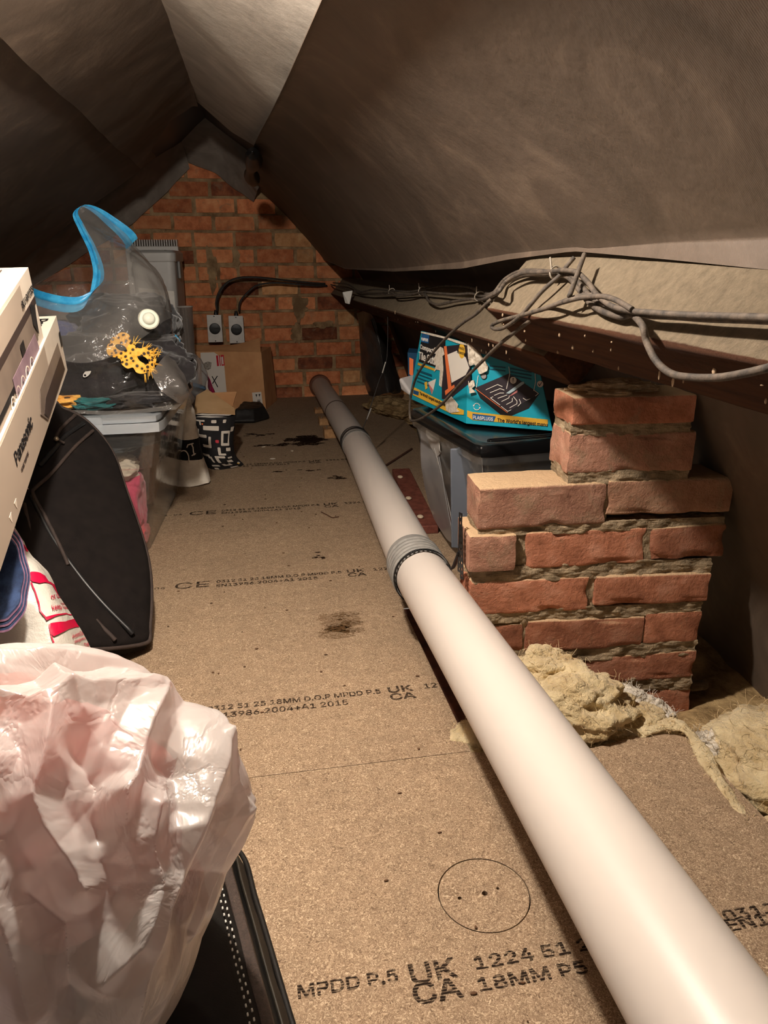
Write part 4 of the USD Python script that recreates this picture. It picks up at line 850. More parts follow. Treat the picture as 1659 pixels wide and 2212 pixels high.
garment('rolled_top', 'bright pink top pressed against the corner of the clear tub', (-.385, 2.215, .135), (.062, .085, .105), S(196, 62, 96), S(214, 86, 116), 32, .25)
garment('rolled_top', 'red-pink cloth at the bottom corner of the clear tub', (-.365, 2.19, .035), (.045, .07, .034), S(206, 72, 84), S(216, 96, 104), 33)
garment('folded_shirt', 'cream cloth wedged above the pink top in the clear tub', (-.42, 2.19, .235), (.09, .06, .040), S(206, 190, 170), S(222, 208, 190), 34)
garment('folded_trousers', 'navy trousers in the lower left of the clear tub', (-.56, 2.25, .14), (.10, .13, .10), S(38, 44, 58), S(56, 62, 80), 35)
garment('folded_shirt', 'rusty brown cloth along the right wall of the clear tub', (-.375, 2.56, .14), (.058, .16, .11), S(128, 82, 54), S(160, 108, 74), 36)
garment('folded_shirt', 'pale beige cloth at the back of the clear tub', (-.50, 2.63, .16), (.10, .09, .13), S(188, 160, 130), S(206, 182, 152), 37)
garment('patterned_cloth', 'black cloth with white marks at the back right corner of the clear tub', (-.330, 2.70, .215), (.045, .045, .075), S(40, 36, 34), S(180, 172, 160), 38)

# ---------------------------------------------------------------- clear sack of clothes with a blue drawstring on the lid
M_FILM = clear('clear_film', (.88, .86, .84), .17, (.80, .77, .72), .16, 1.6, 26, gl=1.0)
M_BLUE = pbr('blue_drawstring', S(36, 136, 190), S(70, 168, 214), .35, 30, .5, 60, spec=.5)
sk = thing('clear_sack', 'big clear plastic sack with a blue drawstring hem, stuffed with clothes, on the clear tub', 'plastic sack', (-.45, 2.4, .41))
rim = spline([(-0.569, 2.28, 0.7157), (-0.5005, 2.2, 0.694), (-0.4297, 2.18, 0.6878), (-0.3897, 2.2, 0.7183), (-0.3794, 2.25, 0.7647), (-0.3996, 2.32, 0.8251), (-0.4324, 2.38, 0.8852), (-0.4509, 2.42, 0.9262), (-0.425, 2.45, 0.9466), (-0.3749, 2.48, 0.9146), (-0.3184, 2.52, 0.8447), (-0.4113, 2.62, 0.7936), (-0.5353, 2.66, 0.7751), (-0.5833, 2.5, 0.7452)], 6, True)
mid = spline([(-0.5824, 2.3, 0.6659), (-0.4904, 2.12, 0.6237), (-0.4153, 2.06, 0.6052), (-0.3566, 2.06, 0.6267), (-0.3067, 2.08, 0.6736), (-0.2679, 2.14, 0.721), (-0.245, 2.22, 0.7541), (-0.2358, 2.32, 0.7522), (-0.2421, 2.4, 0.7431), (-0.2578, 2.48, 0.747), (-0.2848, 2.54, 0.7599), (-0.4022, 2.68, 0.7306), (-0.5611, 2.74, 0.7019), (-0.6267, 2.6, 0.68)], 6, True)
low = spline([(-0.5897, 2.3, 0.5162), (-0.4959, 2.1, 0.5196), (-0.4263, 2.05, 0.5053), (-0.3618, 2.03, 0.4965), (-0.3066, 2.04, 0.493), (-0.2548, 2.07, 0.5012), (-0.2167, 2.12, 0.5274), (-0.2018, 2.22, 0.54), (-0.2078, 2.34, 0.5506), (-0.2255, 2.46, 0.5526), (-0.2646, 2.58, 0.5506), (-0.4127, 2.7, 0.5368), (-0.5882, 2.76, 0.5278), (-0.6401, 2.6, 0.509)], 6, True)
base = spline([(-0.5496, 2.2, 0.4292), (-0.4935, 2.1, 0.437), (-0.4317, 2.06, 0.4343), (-0.3674, 2.05, 0.4286), (-0.3037, 2.05, 0.4259), (-0.2457, 2.06, 0.4291), (-0.2017, 2.07, 0.4379), (-0.174, 2.12, 0.4358), (-0.1734, 2.22, 0.432), (-0.191, 2.36, 0.4266), (-0.2287, 2.52, 0.4178), (-0.412, 2.7, 0.4098), (-0.59, 2.76, 0.4009), (-0.6073, 2.5, 0.4055)], 6, True)
def ring_loft(loops, nv, amp, seed, nf=120):
    P = np.stack(loops, 1)
    Q = np.stack([spline(P[i], 14)[np.linspace(0, (P.shape[1] - 1) * 14, nv).round().astype(int)] for i in range(len(P))])
    flat = Q.reshape(-1, 3); c = flat.mean(0); n = unit_rows(flat - c)
    w = np.clip(np.linspace(0, 1, nv) * 3, 0, 1)[None, :, None]
    d = (creases(flat, nf, seed) - .45) * amp + (meshkit.fbm(flat * 9, 3, seed) - .5) * amp
    return Q + (n * d[:, None]).reshape(Q.shape) * w
Q = ring_loft([spline(l[::2], 3, True) for l in (rim, mid, low, base)], 44, .022, 3)
M_FILM2 = clear('taut_film', (.96, .95, .94), .02, (.72, .70, .66), .12, .7, 22)
sk.part('film', sheet(Q[:, :22], 0, True), M_FILM, 50, label='loose crumpled neck of the sack')
sk.part('film', sheet(Q[:, 21:], 0, True), M_FILM2, 50, label='film drawn tight over the clothes')
def ribbon(path, w, dirn, mat, node, name='drawstring', seed=0, label=None):
    p = A(path); d = A([unit(dirn)] * len(p)) if np.ndim(dirn) == 1 else A(dirn)
    s = np.linspace(-.5, .5, 7); ww = np.broadcast_to(w, (len(p),))
    P = p[:, None] + d[:, None] * (s[None, :, None] * ww[:, None, None])
    P = P + A([0, -1, 0]) * ((.004 * np.sin(s * 11)[None] + .006 * (meshkit.fbm(P * 40, 3, seed) - .5)) [..., None])
    node.part(name, sheet(P, .0006), mat, 50, label=label)
front = rim[:6 * 8 + 1]
fw = np.interp(np.arange(len(front)), [0, 10, 20, 30, 40, 48], [.042, .040, .036, .022, .016, .012])
dv = unit_rows(np.stack([np.interp(np.arange(len(front)), [0, 14, 22, 48], [0, .25, .9, .85]), np.zeros(len(front)), np.interp(np.arange(len(front)), [0, 14, 22, 48], [1, .9, .3, .5])], 1))
ribbon(front, fw, dv, M_BLUE, sk, seed=1, label='blue drawstring hem round the front of the mouth')
back = rim[6 * 8:6 * 10 + 1]; bw = np.interp(np.arange(len(back)), [0, 6, 12], [.012, .030, .048])
ribbon(back, bw, unit((.75, 0, .65)), M_BLUE, sk, seed=2, label='wide blue hem at the back of the mouth')
skirt = [[(-0.2426, 2.02, 0.5221), (-0.2226, 2, 0.4842), (-0.1942, 2, 0.457), (-0.1673, 2.02, 0.4355), (-0.1463, 2.06, 0.4325)], [(-0.2148, 2.05, 0.554), (-0.1903, 2.02, 0.5157), (-0.1683, 2, 0.487), (-0.1534, 2.02, 0.4605), (-0.1432, 2.06, 0.4398)], [(-0.1988, 2.12, 0.5636), (-0.1758, 2.08, 0.519), (-0.1609, 2.06, 0.4848), (-0.1516, 2.07, 0.4608), (-0.1423, 2.09, 0.4421)]]
sk.part('loose_film', loft(skirt, 24, 16, .012, 12, 3, True, 0), clear('smoky_film', (.76, .73, .70), .25, (.50, .46, .42), .2, .9, 26), 50, label='loose corner of the sack hanging over the tub edge')
sk.part('loose_film', loft([[(-0.3418, 2.03, 0.424), (-0.2837, 2.03, 0.4264), (-0.2303, 2.03, 0.4363), (-0.1744, 2.03, 0.4438)], [(-0.3266, 2, 0.3989), (-0.2701, 1.99, 0.402), (-0.2235, 1.99, 0.4072), (-0.1906, 2, 0.4208)]], 20, 10, .006, 12, 4, False, 0) if False else loft([[(-0.4563, 2.04, 0.4341), (-0.3661, 2.04, 0.4255), (-0.2732, 2.04, 0.4265), (-0.1757, 2.04, 0.4372)], [(-0.4441, 2.03, 0.4259), (-0.3656, 2.03, 0.4165), (-0.2731, 2.03, 0.4174), (-0.1902, 2.03, 0.4249)]], 24, 8, .005, 12, 4, False, 0), M_FILM, 50)
sk.part('blue_tail', loft([[(-0.205, 2.3, 0.6019), (-0.1958, 2.3, 0.5899), (-0.1866, 2.3, 0.5766)], [(-0.2042, 2.28, 0.5659), (-0.1947, 2.28, 0.5565), (-0.1844, 2.28, 0.5562)], [(-0.2039, 2.26, 0.5249), (-0.1964, 2.26, 0.5221), (-0.1903, 2.26, 0.5324)]], 10, 10, .006, 20, 5, True, .0008), M_BLUE, 50, label='blue drawstring tail beside the grey box')
garment('bundled_coat', 'charcoal coat filling the front of the clear drawstring sack', (-0.379, 2.2, 0.5097), (.205, .115, .092), S(20, 17, 19), S(32, 28, 30), 41, .35, nf=60)
garment('bundled_coat', 'black padded garment lying upper right in the drawstring sack', (-0.3425, 2.36, 0.6146), (.135, .15, .080), S(20, 19, 21), S(36, 34, 36), 42, .35, nf=60)
garment('fleece', 'blue fleecy garment on the left side of the drawstring sack', (-0.4931, 2.24, 0.5864), (.045, .06, .055), S(52, 62, 112), S(76, 88, 140), 43, .1)
garment('folded_shirt', 'brown and grey cloth at the right edge of the drawstring sack', (-0.2561, 2.32, 0.6014), (.036, .06, .070), S(130, 100, 78), S(168, 140, 116), 44)
garment('folded_shirt', 'off-white scrap of cloth near the top of the clothes in the drawstring sack', (-0.3693, 2.3, 0.639), (.055, .04, .022), S(176, 160, 148), S(200, 186, 172), 45)
garment('scarf', 'gold sequinned scarf under the drawstring sack at its left', (-0.4662, 2.1, 0.4506), (.048, .04, .020), S(190, 126, 44), S(226, 172, 84), 46, .3)
garment('scarf', 'dark teal shiny cloth under the front of the drawstring sack', (-0.4013, 2.09, 0.4424), (.055, .04, .017), S(14, 74, 78), S(34, 104, 104), 47, .3)
garment('scarf', 'black shiny cloth under the right of the drawstring sack', (-0.2903, 2.1, 0.4437), (.085, .05, .022), S(24, 22, 24), S(40, 38, 40), 48, .3)
# leopard mask
def mask():
    o = A((-0.2916, 2.055, 0.564)); x = unit((.86, -.15, -.50)); n = unit((.22, -.93, .32)); y = np.cross(n, x); y = unit(y)
    out = [(-.062, -.006), (-.060, .022), (-.048, .040), (-.030, .042), (-.012, .026), (.006, .020), (.022, .030), (.046, .034), (.060, .020), (.062, -.006), (.050, -.028), (.034, -.036), (.020, -.030), (.010, -.040), (-.006, -.038), (-.018, -.026), (-.040, -.030), (-.054, -.024)]
    eyes = [[(cx_ + .015 * math.cos(t), .002 + .008 * math.sin(t) + .12 * (cx_) * math.cos(t) * .1) for t in np.arange(12) * .5236] for cx_ in (-.030, .032)]
    g = Polygon([tuple(p) for p in spline([(a, b, 0) for a, b in out], 4, True)[:, :2]], eyes)
    m = trimesh.creation.extrude_polygon(g, .0015, engine='earcut').subdivide_to_size(.008); q = m.vertices
    z = q[:, 2] + .020 * (1 - (q[:, 0] / .062) ** 2) + .006 * np.exp(-((q[:, 0]) / .012) ** 2)
    m.vertices = o + q[:, :1] * x + q[:, 1:2] * y + z[:, None] * n; return m, o, x, y, n
mm, mo, mx_, my_, mn_ = mask()
M_LEO = MAT('leopard_print', {'g': ('geometry', {}), 'v': ('voronoi_texture', {'scale': 95, 'feature': 'f1'}), 'r': ('rgb_ramp', {'ramp': [(.22, S(46, 30, 16)), (.34, S(30, 22, 14)), (.42, S(224, 160, 40)), (.8, S(240, 190, 80))]}), 'p': ('principled_bsdf', {'roughness': .7})},
            [('g.position', 'v.vector'), ('v.distance', 'r.fac'), ('r.color', 'p.base_color')])
lm = thing('party_mask', 'yellow leopard print eye mask with feather fringe in the drawstring sack', 'mask', mo)
lm.part('mask_face', mm, M_LEO, 40)
rg = np.random.default_rng(5)
fr = []
for k in range(46):
    t = rg.uniform(-.2, 1.0); b = mo + mx_ * (.060 * t) + my_ * (.026 + rg.uniform(-.006, .004)) + mn_ * .012 if k < 26 else mo + mx_ * (.058 + rg.uniform(-.006, .004)) + my_ * rg.uniform(-.03, .02) + mn_ * .006
    d = unit(my_ * rg.uniform(.3, 1) + mx_ * rg.uniform(-.3, .9) + mn_ * .3) if k < 26 else unit(mx_ * .5 + my_ * rg.uniform(-1, .2) + mn_ * .3)
    fr.append(sweep([b, b + d * .012, b + d * .024 + mn_ * -.004], [.0012, .0010, .0004], 4))
lm.part('fringe', cat(*fr), pbr('gold_feather', S(222, 164, 50), S(240, 196, 96), .8, 60), True, kind='stuff')
lm.part('gem', blob(mo + mn_ * .022 + my_ * -.004, (.004, .004, .003), 2, 1, 0), pbr('green_gem', S(30, 130, 90), None, .1), True)
o = A((-0.2439, 2.1, 0.6502)); n = unit((.25, -.9, .35)); u, v, _ = frame(n)
ds = thing('white_disc', 'round white plastic disc with a raised centre inside the drawstring sack', 'disc', o)
ds.part('plate', place(lathe([(0, 0), (.026, 0), (.027, .003), (.024, .006), (.016, .006), (0, .006)], n=32), o, u, v, n), pbr('ivory_plastic', S(214, 214, 196), None, .4), 40)
ds.part('dome', place(lathe([(.0165, .006), (.015, .012), (.010, .016), (0, .0175)], n=32), o, u, v, n), pbr('ivory_dome', S(220, 221, 204), None, .4), 40)
o = A((-0.4107, 2.085, 0.5176)); n = unit((.1, -.95, .28)); u, v, _ = frame(n); u2 = unit(u * .75 + v * .66); v2 = np.cross(n, u2)
zt = thing('zip_tag', 'small white rubber zip tag on the charcoal coat', 'zip tag', o)
zt.part('tag', place(trimesh.creation.extrude_polygon(Polygon([(.013 * math.cos(t) * 1.0, .0062 * math.sin(t)) for t in np.arange(20) * .314], [[(-.007 + .003 * math.cos(t), .003 * math.sin(t)) for t in np.arange(10) * .628]]), .0025, engine='earcut'), o, u2, v2, n), pbr('pale_tag', S(190, 188, 182), None, .4), 30)

# ---------------------------------------------------------------- suitcase leaning on the tub
M_CASE = pbr('black_nylon', S(19, 15, 14), S(27, 22, 20), .88, 40, .5, 700, .0012, .15)
M_CASE2 = pbr('black_piping', S(46, 36, 32), S(62, 50, 44), .75, 40)
BR, TR, TL, ML = A((-0.2661, 1.475, 0)), A((-0.3687, 1.99, 0.318)), A((-0.4604, 2.02, 0.457)), A((-0.5222, 1.66, 0.2773))
RT = A((-0.2519, 1.7, 0.1286)); RB = A((-0.2427, 1.54, 0.0406)); BL = A((-0.3562, 1.36, 0.1615))
fn = unit(np.cross(TR - BR, ML - BR)); fn = fn if fn[1] < 0 else -fn
front_ = [BR + (.0, .01, .016), RB, RT, A((-0.3237, 1.88, 0.2361)), TR, A((-0.4123, 2.03, 0.4088)), TL, A((-0.4961, 2, 0.4478)), ML, A((-0.4554, 1.5, 0.2203)), BL]
pc = np.mean(front_, 0); front_ = [q - fn * ((q - pc) @ fn) for q in map(A, front_)]
case = thing('suitcase', 'black fabric suitcase leaning against the clear tub, zips and piping on its face', 'suitcase', (-.42, 1.7, 0))
rim_ = spline(front_, 5, True)
def inset(k): c = rim_.mean(0); return c + (rim_ - c) * k
shell = [inset(.30) + fn * .016, inset(.6) + fn * .014, inset(.86) + fn * .010, inset(.95) + fn * .004, inset(.985) - fn * .006, inset(1.0) - fn * .024, inset(1.0) - fn * .15, inset(.985) - fn * .175, inset(.9) - fn * .19, inset(.3) - fn * .195]
P = np.stack(shell, 1); body = sheet(P, 0, True)
for idx, flip in ((0, False), (-1, True)):
    lp_ = P[:, idx]; c = lp_.mean(0); n_ = len(lp_); v_ = np.vstack([lp_, c]); f_ = [(i, (i + 1) % n_, n_) for i in range(n_)]
    body = cat(body, trimesh.Trimesh(v_, [q[::-1] for q in f_] if flip else f_, process=False))
body.vertices[:, 2] = np.maximum(body.vertices[:, 2], .001)
body.merge_vertices(); body.fix_normals()
case.part('body', body, M_CASE, 50)
pip = lambda pts, r, name='piping', mat=None: case.part(name, sweep(pts, r, 8), mat or M_CASE2, True)
onf = lambda pts, h=.017: [q - fn * ((q - pc) @ fn) + fn * h for q in map(A, pts)]
case.part('piping', sweep(inset(.99) - fn * .004, .0045, 8, True), M_CASE2, True)
fp_ = spline(onf([(-0.4004, 1.98, 0.3789), (-0.4402, 1.9, 0.344), (-0.4758, 1.78, 0.3065), (-0.4997, 1.72, 0.2887), (-0.5021, 1.7, 0.2779), (-0.4759, 1.66, 0.2336), (-0.4286, 1.6, 0.2043), (-0.4008, 1.56, 0.1832)], .016), 6)
case.part('piping', sweep(fp_, .0042, 8), M_CASE2, True, label='piped edge of the front pocket')
pip(spline(onf([(-0.4194, 1.99, 0.4016), (-0.4755, 1.92, 0.3527), (-0.4908, 1.88, 0.3322), (-0.5176, 1.8, 0.3011)], .013), 6), .006, 'zip', M_BLACK)
pip(spline(onf([(-0.4388, 2, 0.4218), (-0.4891, 1.94, 0.3638), (-0.5062, 1.9, 0.3302)], .012), 6), .0045, 'piping')
pip(spline(onf([(-0.5062, 1.7, 0.276), (-0.4471, 1.62, 0.2247), (-0.3867, 1.56, 0.1641), (-0.3356, 1.52, 0.1083), (-0.2835, 1.49, 0.0374)], .011), 6), .006, 'zip', M_BLACK)
pip(spline(onf([(-0.5231, 1.68, 0.2569), (-0.4803, 1.6, 0.2189), (-0.4109, 1.54, 0.1589), (-0.3433, 1.48, 0.1018), (-0.3106, 1.46, 0.0453)], .006), 6), .005)
q = A(onf([(-0.5054, 1.9, 0.329)], .022)[0])
zp = case.part('zip_pull', blob(q, (.006, .006, .006), 2, 1, 0), M_SCREW, True, label='bright metal zip pull')
zp.part('tab', sweep([q, A(onf([(-0.4833, 1.9, 0.3266)], .020)[0])], .0035, 6), M_CASE2, True)
case.part('badge', plate(onf([(-0.5201, 1.7, 0.2983), (-0.5121, 1.7, 0.2882), (-0.5148, 1.7, 0.283), (-0.5228, 1.7, 0.2932)], .022), fn, .002), pbr('badge_metal', S(176, 160, 136), None, .4), False, label='small metal badge')

# ---------------------------------------------------------------- two white cartons lying on the suitcase
M_CARD = pbr('white_carton', S(206, 192, 175), S(216, 204, 188), .6, 8)
def carton(name, label, C, u, r, n, L, W, H):
    """C: far top right corner; u: lengthwise towards the far end, r: right, n: up"""
    pts = [C - u * a * L - r * b * W - n * c_ * H for a in (0, 1) for b in (0, 1) for c_ in (0, 1)]
    t = thing(name, label, 'box', C - u * L / 2 - r * W / 2 - n * H); t.part('carton', hull(pts, .0008), M_CARD, 20); return t
u_ = unit((-.050, .972, .23)); r_ = unit(np.cross(u_, (0, 0, 1)) + A([0, 0, .02])); n_ = np.cross(r_, u_)
C2 = A((-0.3853, 1.72, 0.6859)); H2 = .118
c2 = carton('carton', 'lower white carton with black lettering, propped on the suitcase at the left', C2, u_, r_, n_, .78, .42, H2)
C1 = A((-0.385, 1.553, 0.7836)); 
foot = A((-0.3921, 1.553, 0.6466)); H1 = np.linalg.norm(C1 - foot)
c1 = carton('carton', 'upper white carton with dark printed side, stacked on another at the left edge', C1, u_, r_, n_, .62, .40, H1)
def side(c, C, a0, a1, h0, h1, mat, off=.0016, H=.1):
    c.part('print', plate([C - u_ * a0 - n_ * h0, C - u_ * a1 - n_ * h0, C - u_ * a1 - n_ * h1, C - u_ * a0 - n_ * h1], r_, .0005, off=off), mat, False)
M_GREYP = pbr('print_taupe', S(104, 90, 80), S(130, 115, 102), .55, 6); M_DKP = pbr('print_umber', S(58, 46, 42), None, .5); M_LIL = pbr('print_mauve', S(120, 96, 108), S(146, 122, 130), .5, 20); M_SHADE = pbr('shade_putty', S(164, 148, 132), None, .55)
def sidepoly(c, C, pts, mat, off=.0020): c.part('print', plate([C - u_ * a - n_ * h for a, h in pts], r_, .0005, off=off), mat, False)
side(c2, C2, .002, .776, .002, .116, M_SHADE, .0013); side(c1, C1, .006, .612, .006, H1 - .006, M_SHADE, .0013)  # putty tone paints the shade of the side faces
# lower carton: side panel with a picture of a long dark unit, brand lettering
sidepoly(c2, C2, [(.05, .040), (.30, .042), (.335, .075), (.29, .106), (.03, .106)], M_GREYP)
sidepoly(c2, C2, [(.05, .068), (.27, .070), (.31, .085), (.285, .104), (.035, .102)], M_DKP, .0028)
def side_text(c, C, txt, h, a, hh, mat, w=1.0, off=.0030): c.part('print', lettering(txt, h, C - u_ * a - n_ * hh, u_, n_, True, w, .0004, off), mat, False)
side_text(c2, C2, 'Panasonic', .021, .560, .062, INK['black'], 1.1)
side_text(c2, C2, 'HOME THEATRE', .006, .54, .082, M_DKP)
for k in range(3): side(c2, C2, .44 + .001 * k, .56, .094 + .006 * k, .096 + .006 * k, M_DKP)
for k, a in enumerate((.60, .64)): sidepoly(c2, C2, [(a, .088), (a + .022, .088), (a + .022, .108), (a, .108)], INK['black']); sidepoly(c2, C2, [(a + .003, .091), (a + .019, .091), (a + .011, .105)], M_CARD, .0030)
sidepoly(c2, C2, [(.004, .03), (.02, .03), (.02, .06), (.004, .06)], INK['black']); 
c2.part('print', lettering('Panasonic', .024, C2 - u_ * .018 - r_ * .036, -u_ + r_ * -.02, r_, True, 1.0, .0004, .0016), INK['black'], False)
c2.part('tape', plate([C2 - u_ * a - r_ * b for a, b in ((.11, .012), (.11, .036), (.18, .036), (.18, .012))], n_, .0004, off=.0015), pbr('clear_tape', S(206, 186, 160), None, .3), False)
# upper carton
sidepoly(c1, C1, [(.0, .052), (.62, .052), (.62, .066), (.0, .066)], M_DKP)
sidepoly(c1, C1, [(.010, .066), (.62, .066), (.62, .120), (.05, .120)], M_GREYP)
sidepoly(c1, C1, [(.028, .062), (.062, .050), (.070, .085), (.042, .112)], INK['black'], .0028)
sidepoly(c1, C1, [(.075, .100), (.30, .100), (.30, .156), (.055, .156)], M_LIL, .0028)
sidepoly(c1, C1, [(.30, .112), (.62, .112), (.62, .122), (.30, .122)], INK['black'], .0030)
sidepoly(c1, C1, [(.175, .078), (.205, .078), (.205, .098), (.175, .098)], INK['black'], .0034)
for k in range(5):
    c_ = C1 - u_ * (.15 + .045 * k) - n_ * .137
    c1.part('print', plate([c_ + .019 * (math.cos(t) * u_ + math.sin(t) * n_) for t in np.arange(20) * .314], r_, .0004, off=.0034, holes=[[c_ + .0165 * (math.cos(t) * u_ + math.sin(t) * n_) for t in np.arange(20) * .314]]), M_CARD, False)
    c1.part('print', plate([c_ + u_ * a + n_ * b for a, b in ((-.004, -.009), (.004, -.009), (.004, .009), (-.004, .009))], r_, .0004, off=.0034), INK['black'], False)
side_text(c1, C1, 'BLU-RAY DISC', .012, .125, .040, INK['black'])
for k in range(4):
    a_ = .02 + .006 * k; c1.part('print', plate([C1 - u_ * a - r_ * b for a, b in ((a_, .040 + .022 * k), (a_, .0425 + .022 * k), (.15, .0425 + .022 * k), (.15, .040 + .022 * k))], n_, .0004, off=.0015), M_GREYP, False)

# ---------------------------------------------------------------- printed carrier bag, rolled mat
M_CARRIER = pbr('carrier_film', S(206, 200, 188), S(220, 214, 202), .35, 10, .5, 20, .01, .5)
M_CRIM = pbr('crimson_ink', S(200, 14, 62), None, .4)
cb = thing('carrier_bag', 'white carrier bag printed with crimson stripes and lettering beside the suitcase', 'carrier bag', (-.36, 1.3, 0))
rows_ = [[(-0.5869, 1.5, 0.3458), (-0.5314, 1.48, 0.3449), (-0.4782, 1.46, 0.3339), (-0.4533, 1.45, 0.3179), (-0.4368, 1.44, 0.2904)], [(-0.5634, 1.42, 0.3255), (-0.5032, 1.4, 0.3192), (-0.452, 1.38, 0.3093), (-0.4298, 1.39, 0.2903), (-0.4229, 1.42, 0.2726)], [(-0.5519, 1.36, 0.276), (-0.482, 1.33, 0.2737), (-0.4221, 1.31, 0.2814), (-0.3932, 1.34, 0.2782), (-0.3919, 1.4, 0.2387)],
         [(-0.5464, 1.32, 0.2307), (-0.4686, 1.29, 0.2374), (-0.4017, 1.27, 0.2492), (-0.365, 1.3, 0.2376), (-0.3682, 1.38, 0.1885)], [(-0.5406, 1.28, 0.1875), (-0.4602, 1.26, 0.1897), (-0.3938, 1.24, 0.2019), (-0.3468, 1.26, 0.196), (-0.3379, 1.35, 0.1484)], [(-0.5343, 1.24, 0.1465), (-0.4409, 1.22, 0.1475), (-0.3768, 1.2, 0.1517), (-0.3316, 1.22, 0.1353), (-0.3144, 1.33, 0.0907)], [(-0.5176, 1.16, 0.0884), (-0.4277, 1.14, 0.0902), (-0.3693, 1.13, 0.0893), (-0.3207, 1.16, 0.0721), (-0.303, 1.3, 0.0283)]]
def carrier_grid(rows_, nu=40, nv=46):
    L = np.stack([spline(r, 10)[np.linspace(0, (len(r) - 1) * 10, nu).round().astype(int)] for r in rows_], 1)
    P = np.stack([spline(L[i], 10)[np.linspace(0, (len(rows_) - 1) * 10, nv).round().astype(int)] for i in range(nu)])
    f = P.reshape(-1, 3); P = P + A([-.15, -.95, .2]) * ((creases(f, 70, 4) - .5) * .010 + (meshkit.fbm(f * 26, 3, 4) - .5) * .012).reshape(P.shape[:2])[..., None]; return P
CG = carrier_grid(rows_); cb.part('film', sheet(CG, .0012), M_CARRIER, 50)
from scipy.interpolate import RegularGridInterpolator
cgi = RegularGridInterpolator((np.linspace(0, 1, CG.shape[0]), np.linspace(0, 1, CG.shape[1])), CG, bounds_error=False, fill_value=None)
def on_carrier(uv, lift=.0016): return cgi(np.clip(A(uv), 0, 1)) + A([.1, -.97, .2]) * lift
def carrier_print(poly, mat=M_CRIM, name='print'):
    g = Polygon(poly); m = trimesh.creation.extrude_polygon(g, .001, engine='earcut').subdivide_to_size(.03); q = m.vertices
    cb.part(name, trimesh.Trimesh(cgi(np.clip(q[:, :2], 0, 1)) + A([.5, -.8, .33]) * (.0045 + q[:, 2:3] * .6), m.faces, process=False), mat, 40)
for poly in ([(.30, .002), (.388, .002), (.513, 0), (.635, .029), (.811, .025), (.696, .056), (.553, .052), (.501, .029), (.377, .035), (.30, .035)], [(.506, .063), (.556, .044), (.618, .066), (.573, .092), (.51, .093)],
             [(.713, .156), (.801, .109), (.957, .075), (1.0, .103), (.975, .151), (.907, .158), (.901, .115), (.808, .129), (.738, .16)],
             [(.601, .368), (.644, .364), (.717, .371), (.822, .382), (.845, .419), (1.0, .401), (1.0, .464), (.923, .473), (.878, .43), (.667, .435), (.607, .423), (.589, .396)],
             [(.588, .424), (.602, .424), (.608, .575), (.642, .622), (1.0, .583), (1.0, .592), (.638, .634), (.596, .577)],
             [(.648, .654), (.672, .644), (.819, .642), (1.0, .622), (1.0, .667), (.79, .693), (.674, .705), (.646, .699)], [(.644, .702), (.656, .702), (.665, .735), (.652, .735)]): carrier_print(poly)
def carrier_text(txt, a, b, h):
    m = meshkit.text_mesh(txt, 1.0, .05, False); q = m.vertices; w = np.ptp(q[:, 0]); x = A(b) - A(a); uv = A(a) + (q[:, :1] - q[:, 0].min()) / w * x + q[:, 1:2] * A([0, -h])
    cb.part('print', trimesh.Trimesh(cgi(np.clip(uv, 0, 1)) + A([.5, -.8, .33]) * (.0048 + q[:, 2:3] * .008), m.faces, process=False), M_CRIM, False)
carrier_text('or cau', (.742, .518), (1.0, .486), .020); carrier_text('finis', (.869, .548), (1.0, .520), .018); carrier_text('keep a pla', (.713, .581), (1.0, .556), .020)
carrier_text('dozens Ox', (.84, .722), (1.0, .708), .016); carrier_text('degradabl', (.844, .752), (1.0, .735), .016); carrier_text('The', (.93, .775), (1.0, .768), .014)
ym = thing('yoga_mat', 'rolled purple foam mat with a blue inside, its spiral end facing the camera', 'mat', (-0.3995, 1.16, 0.3456))
ax_ = unit((.95, -.22, .12)); ay_ = unit(np.cross((0, 0, 1), ax_)); az_ = np.cross(ax_, ay_); yo = A((-0.3913, 1.14, 0.3456))
sp = [( (.062 + .0078 * t / (2 * math.pi)) , t) for t in np.linspace(0, 2 * math.pi * 3.15, 150)]
def spiral(dr): return A([[(r + dr) * math.cos(t + 2.2) * 1.0, (r + dr) * math.sin(t + 2.2) * 1.05] for r, t in sp])
def roll(d0, d1, L):
    i, o = spiral(d0), spiral(d1); P = []
    for s in (0, -L):
        pass
    sec = np.stack([o, i, i, o], 1); off = A([0, 0, -L, -L])
    wv = .0016 * np.sin(A([t for r, t in sp]) * 9)[:, None] * A([1, 1, 0, 0])[None]
    P = yo + sec[..., :1] * ay_ + sec[..., 1:] * az_ + (off[None] + wv)[..., None] * ax_
    P = np.concatenate([P, P[:, :1]], 1); return sheet(P, 0)
ym.part('outer_layer', roll(.0016, .0046, .5), pbr('purple_foam', S(136, 96, 126), S(164, 124, 150), .8, 60, .3, 300), 30)
ym.part('inner_layer', roll(-.0014, .0015, .496), pbr('blue_foam', S(40, 54, 84), S(58, 78, 116), .8, 60, .3, 300), 30, label='blue inner face of the mat')
for k, (dy, dz, rx) in enumerate(((.028, -.028, .030), (.024, .004, .026), (.006, -.048, .034))):
    single('towel', ['light blue towel stuffed inside the rolled mat, middle fold', 'darker blue towel fold highest inside the rolled mat', 'blue towel fold lowest inside the rolled mat'][k], 'towel', blob(yo + ay_ * dy + az_ * dz - ax_ * .10, (rx, .09, .018), 4, 60 + k, .2, 2.2, .2), pbr('blue_towel%d' % k, [S(106, 150, 204), S(52, 84, 142), S(74, 122, 182)][k], [S(130, 170, 218), S(66, 100, 160), S(96, 140, 196)][k], .95, 60, .8, 260), True)

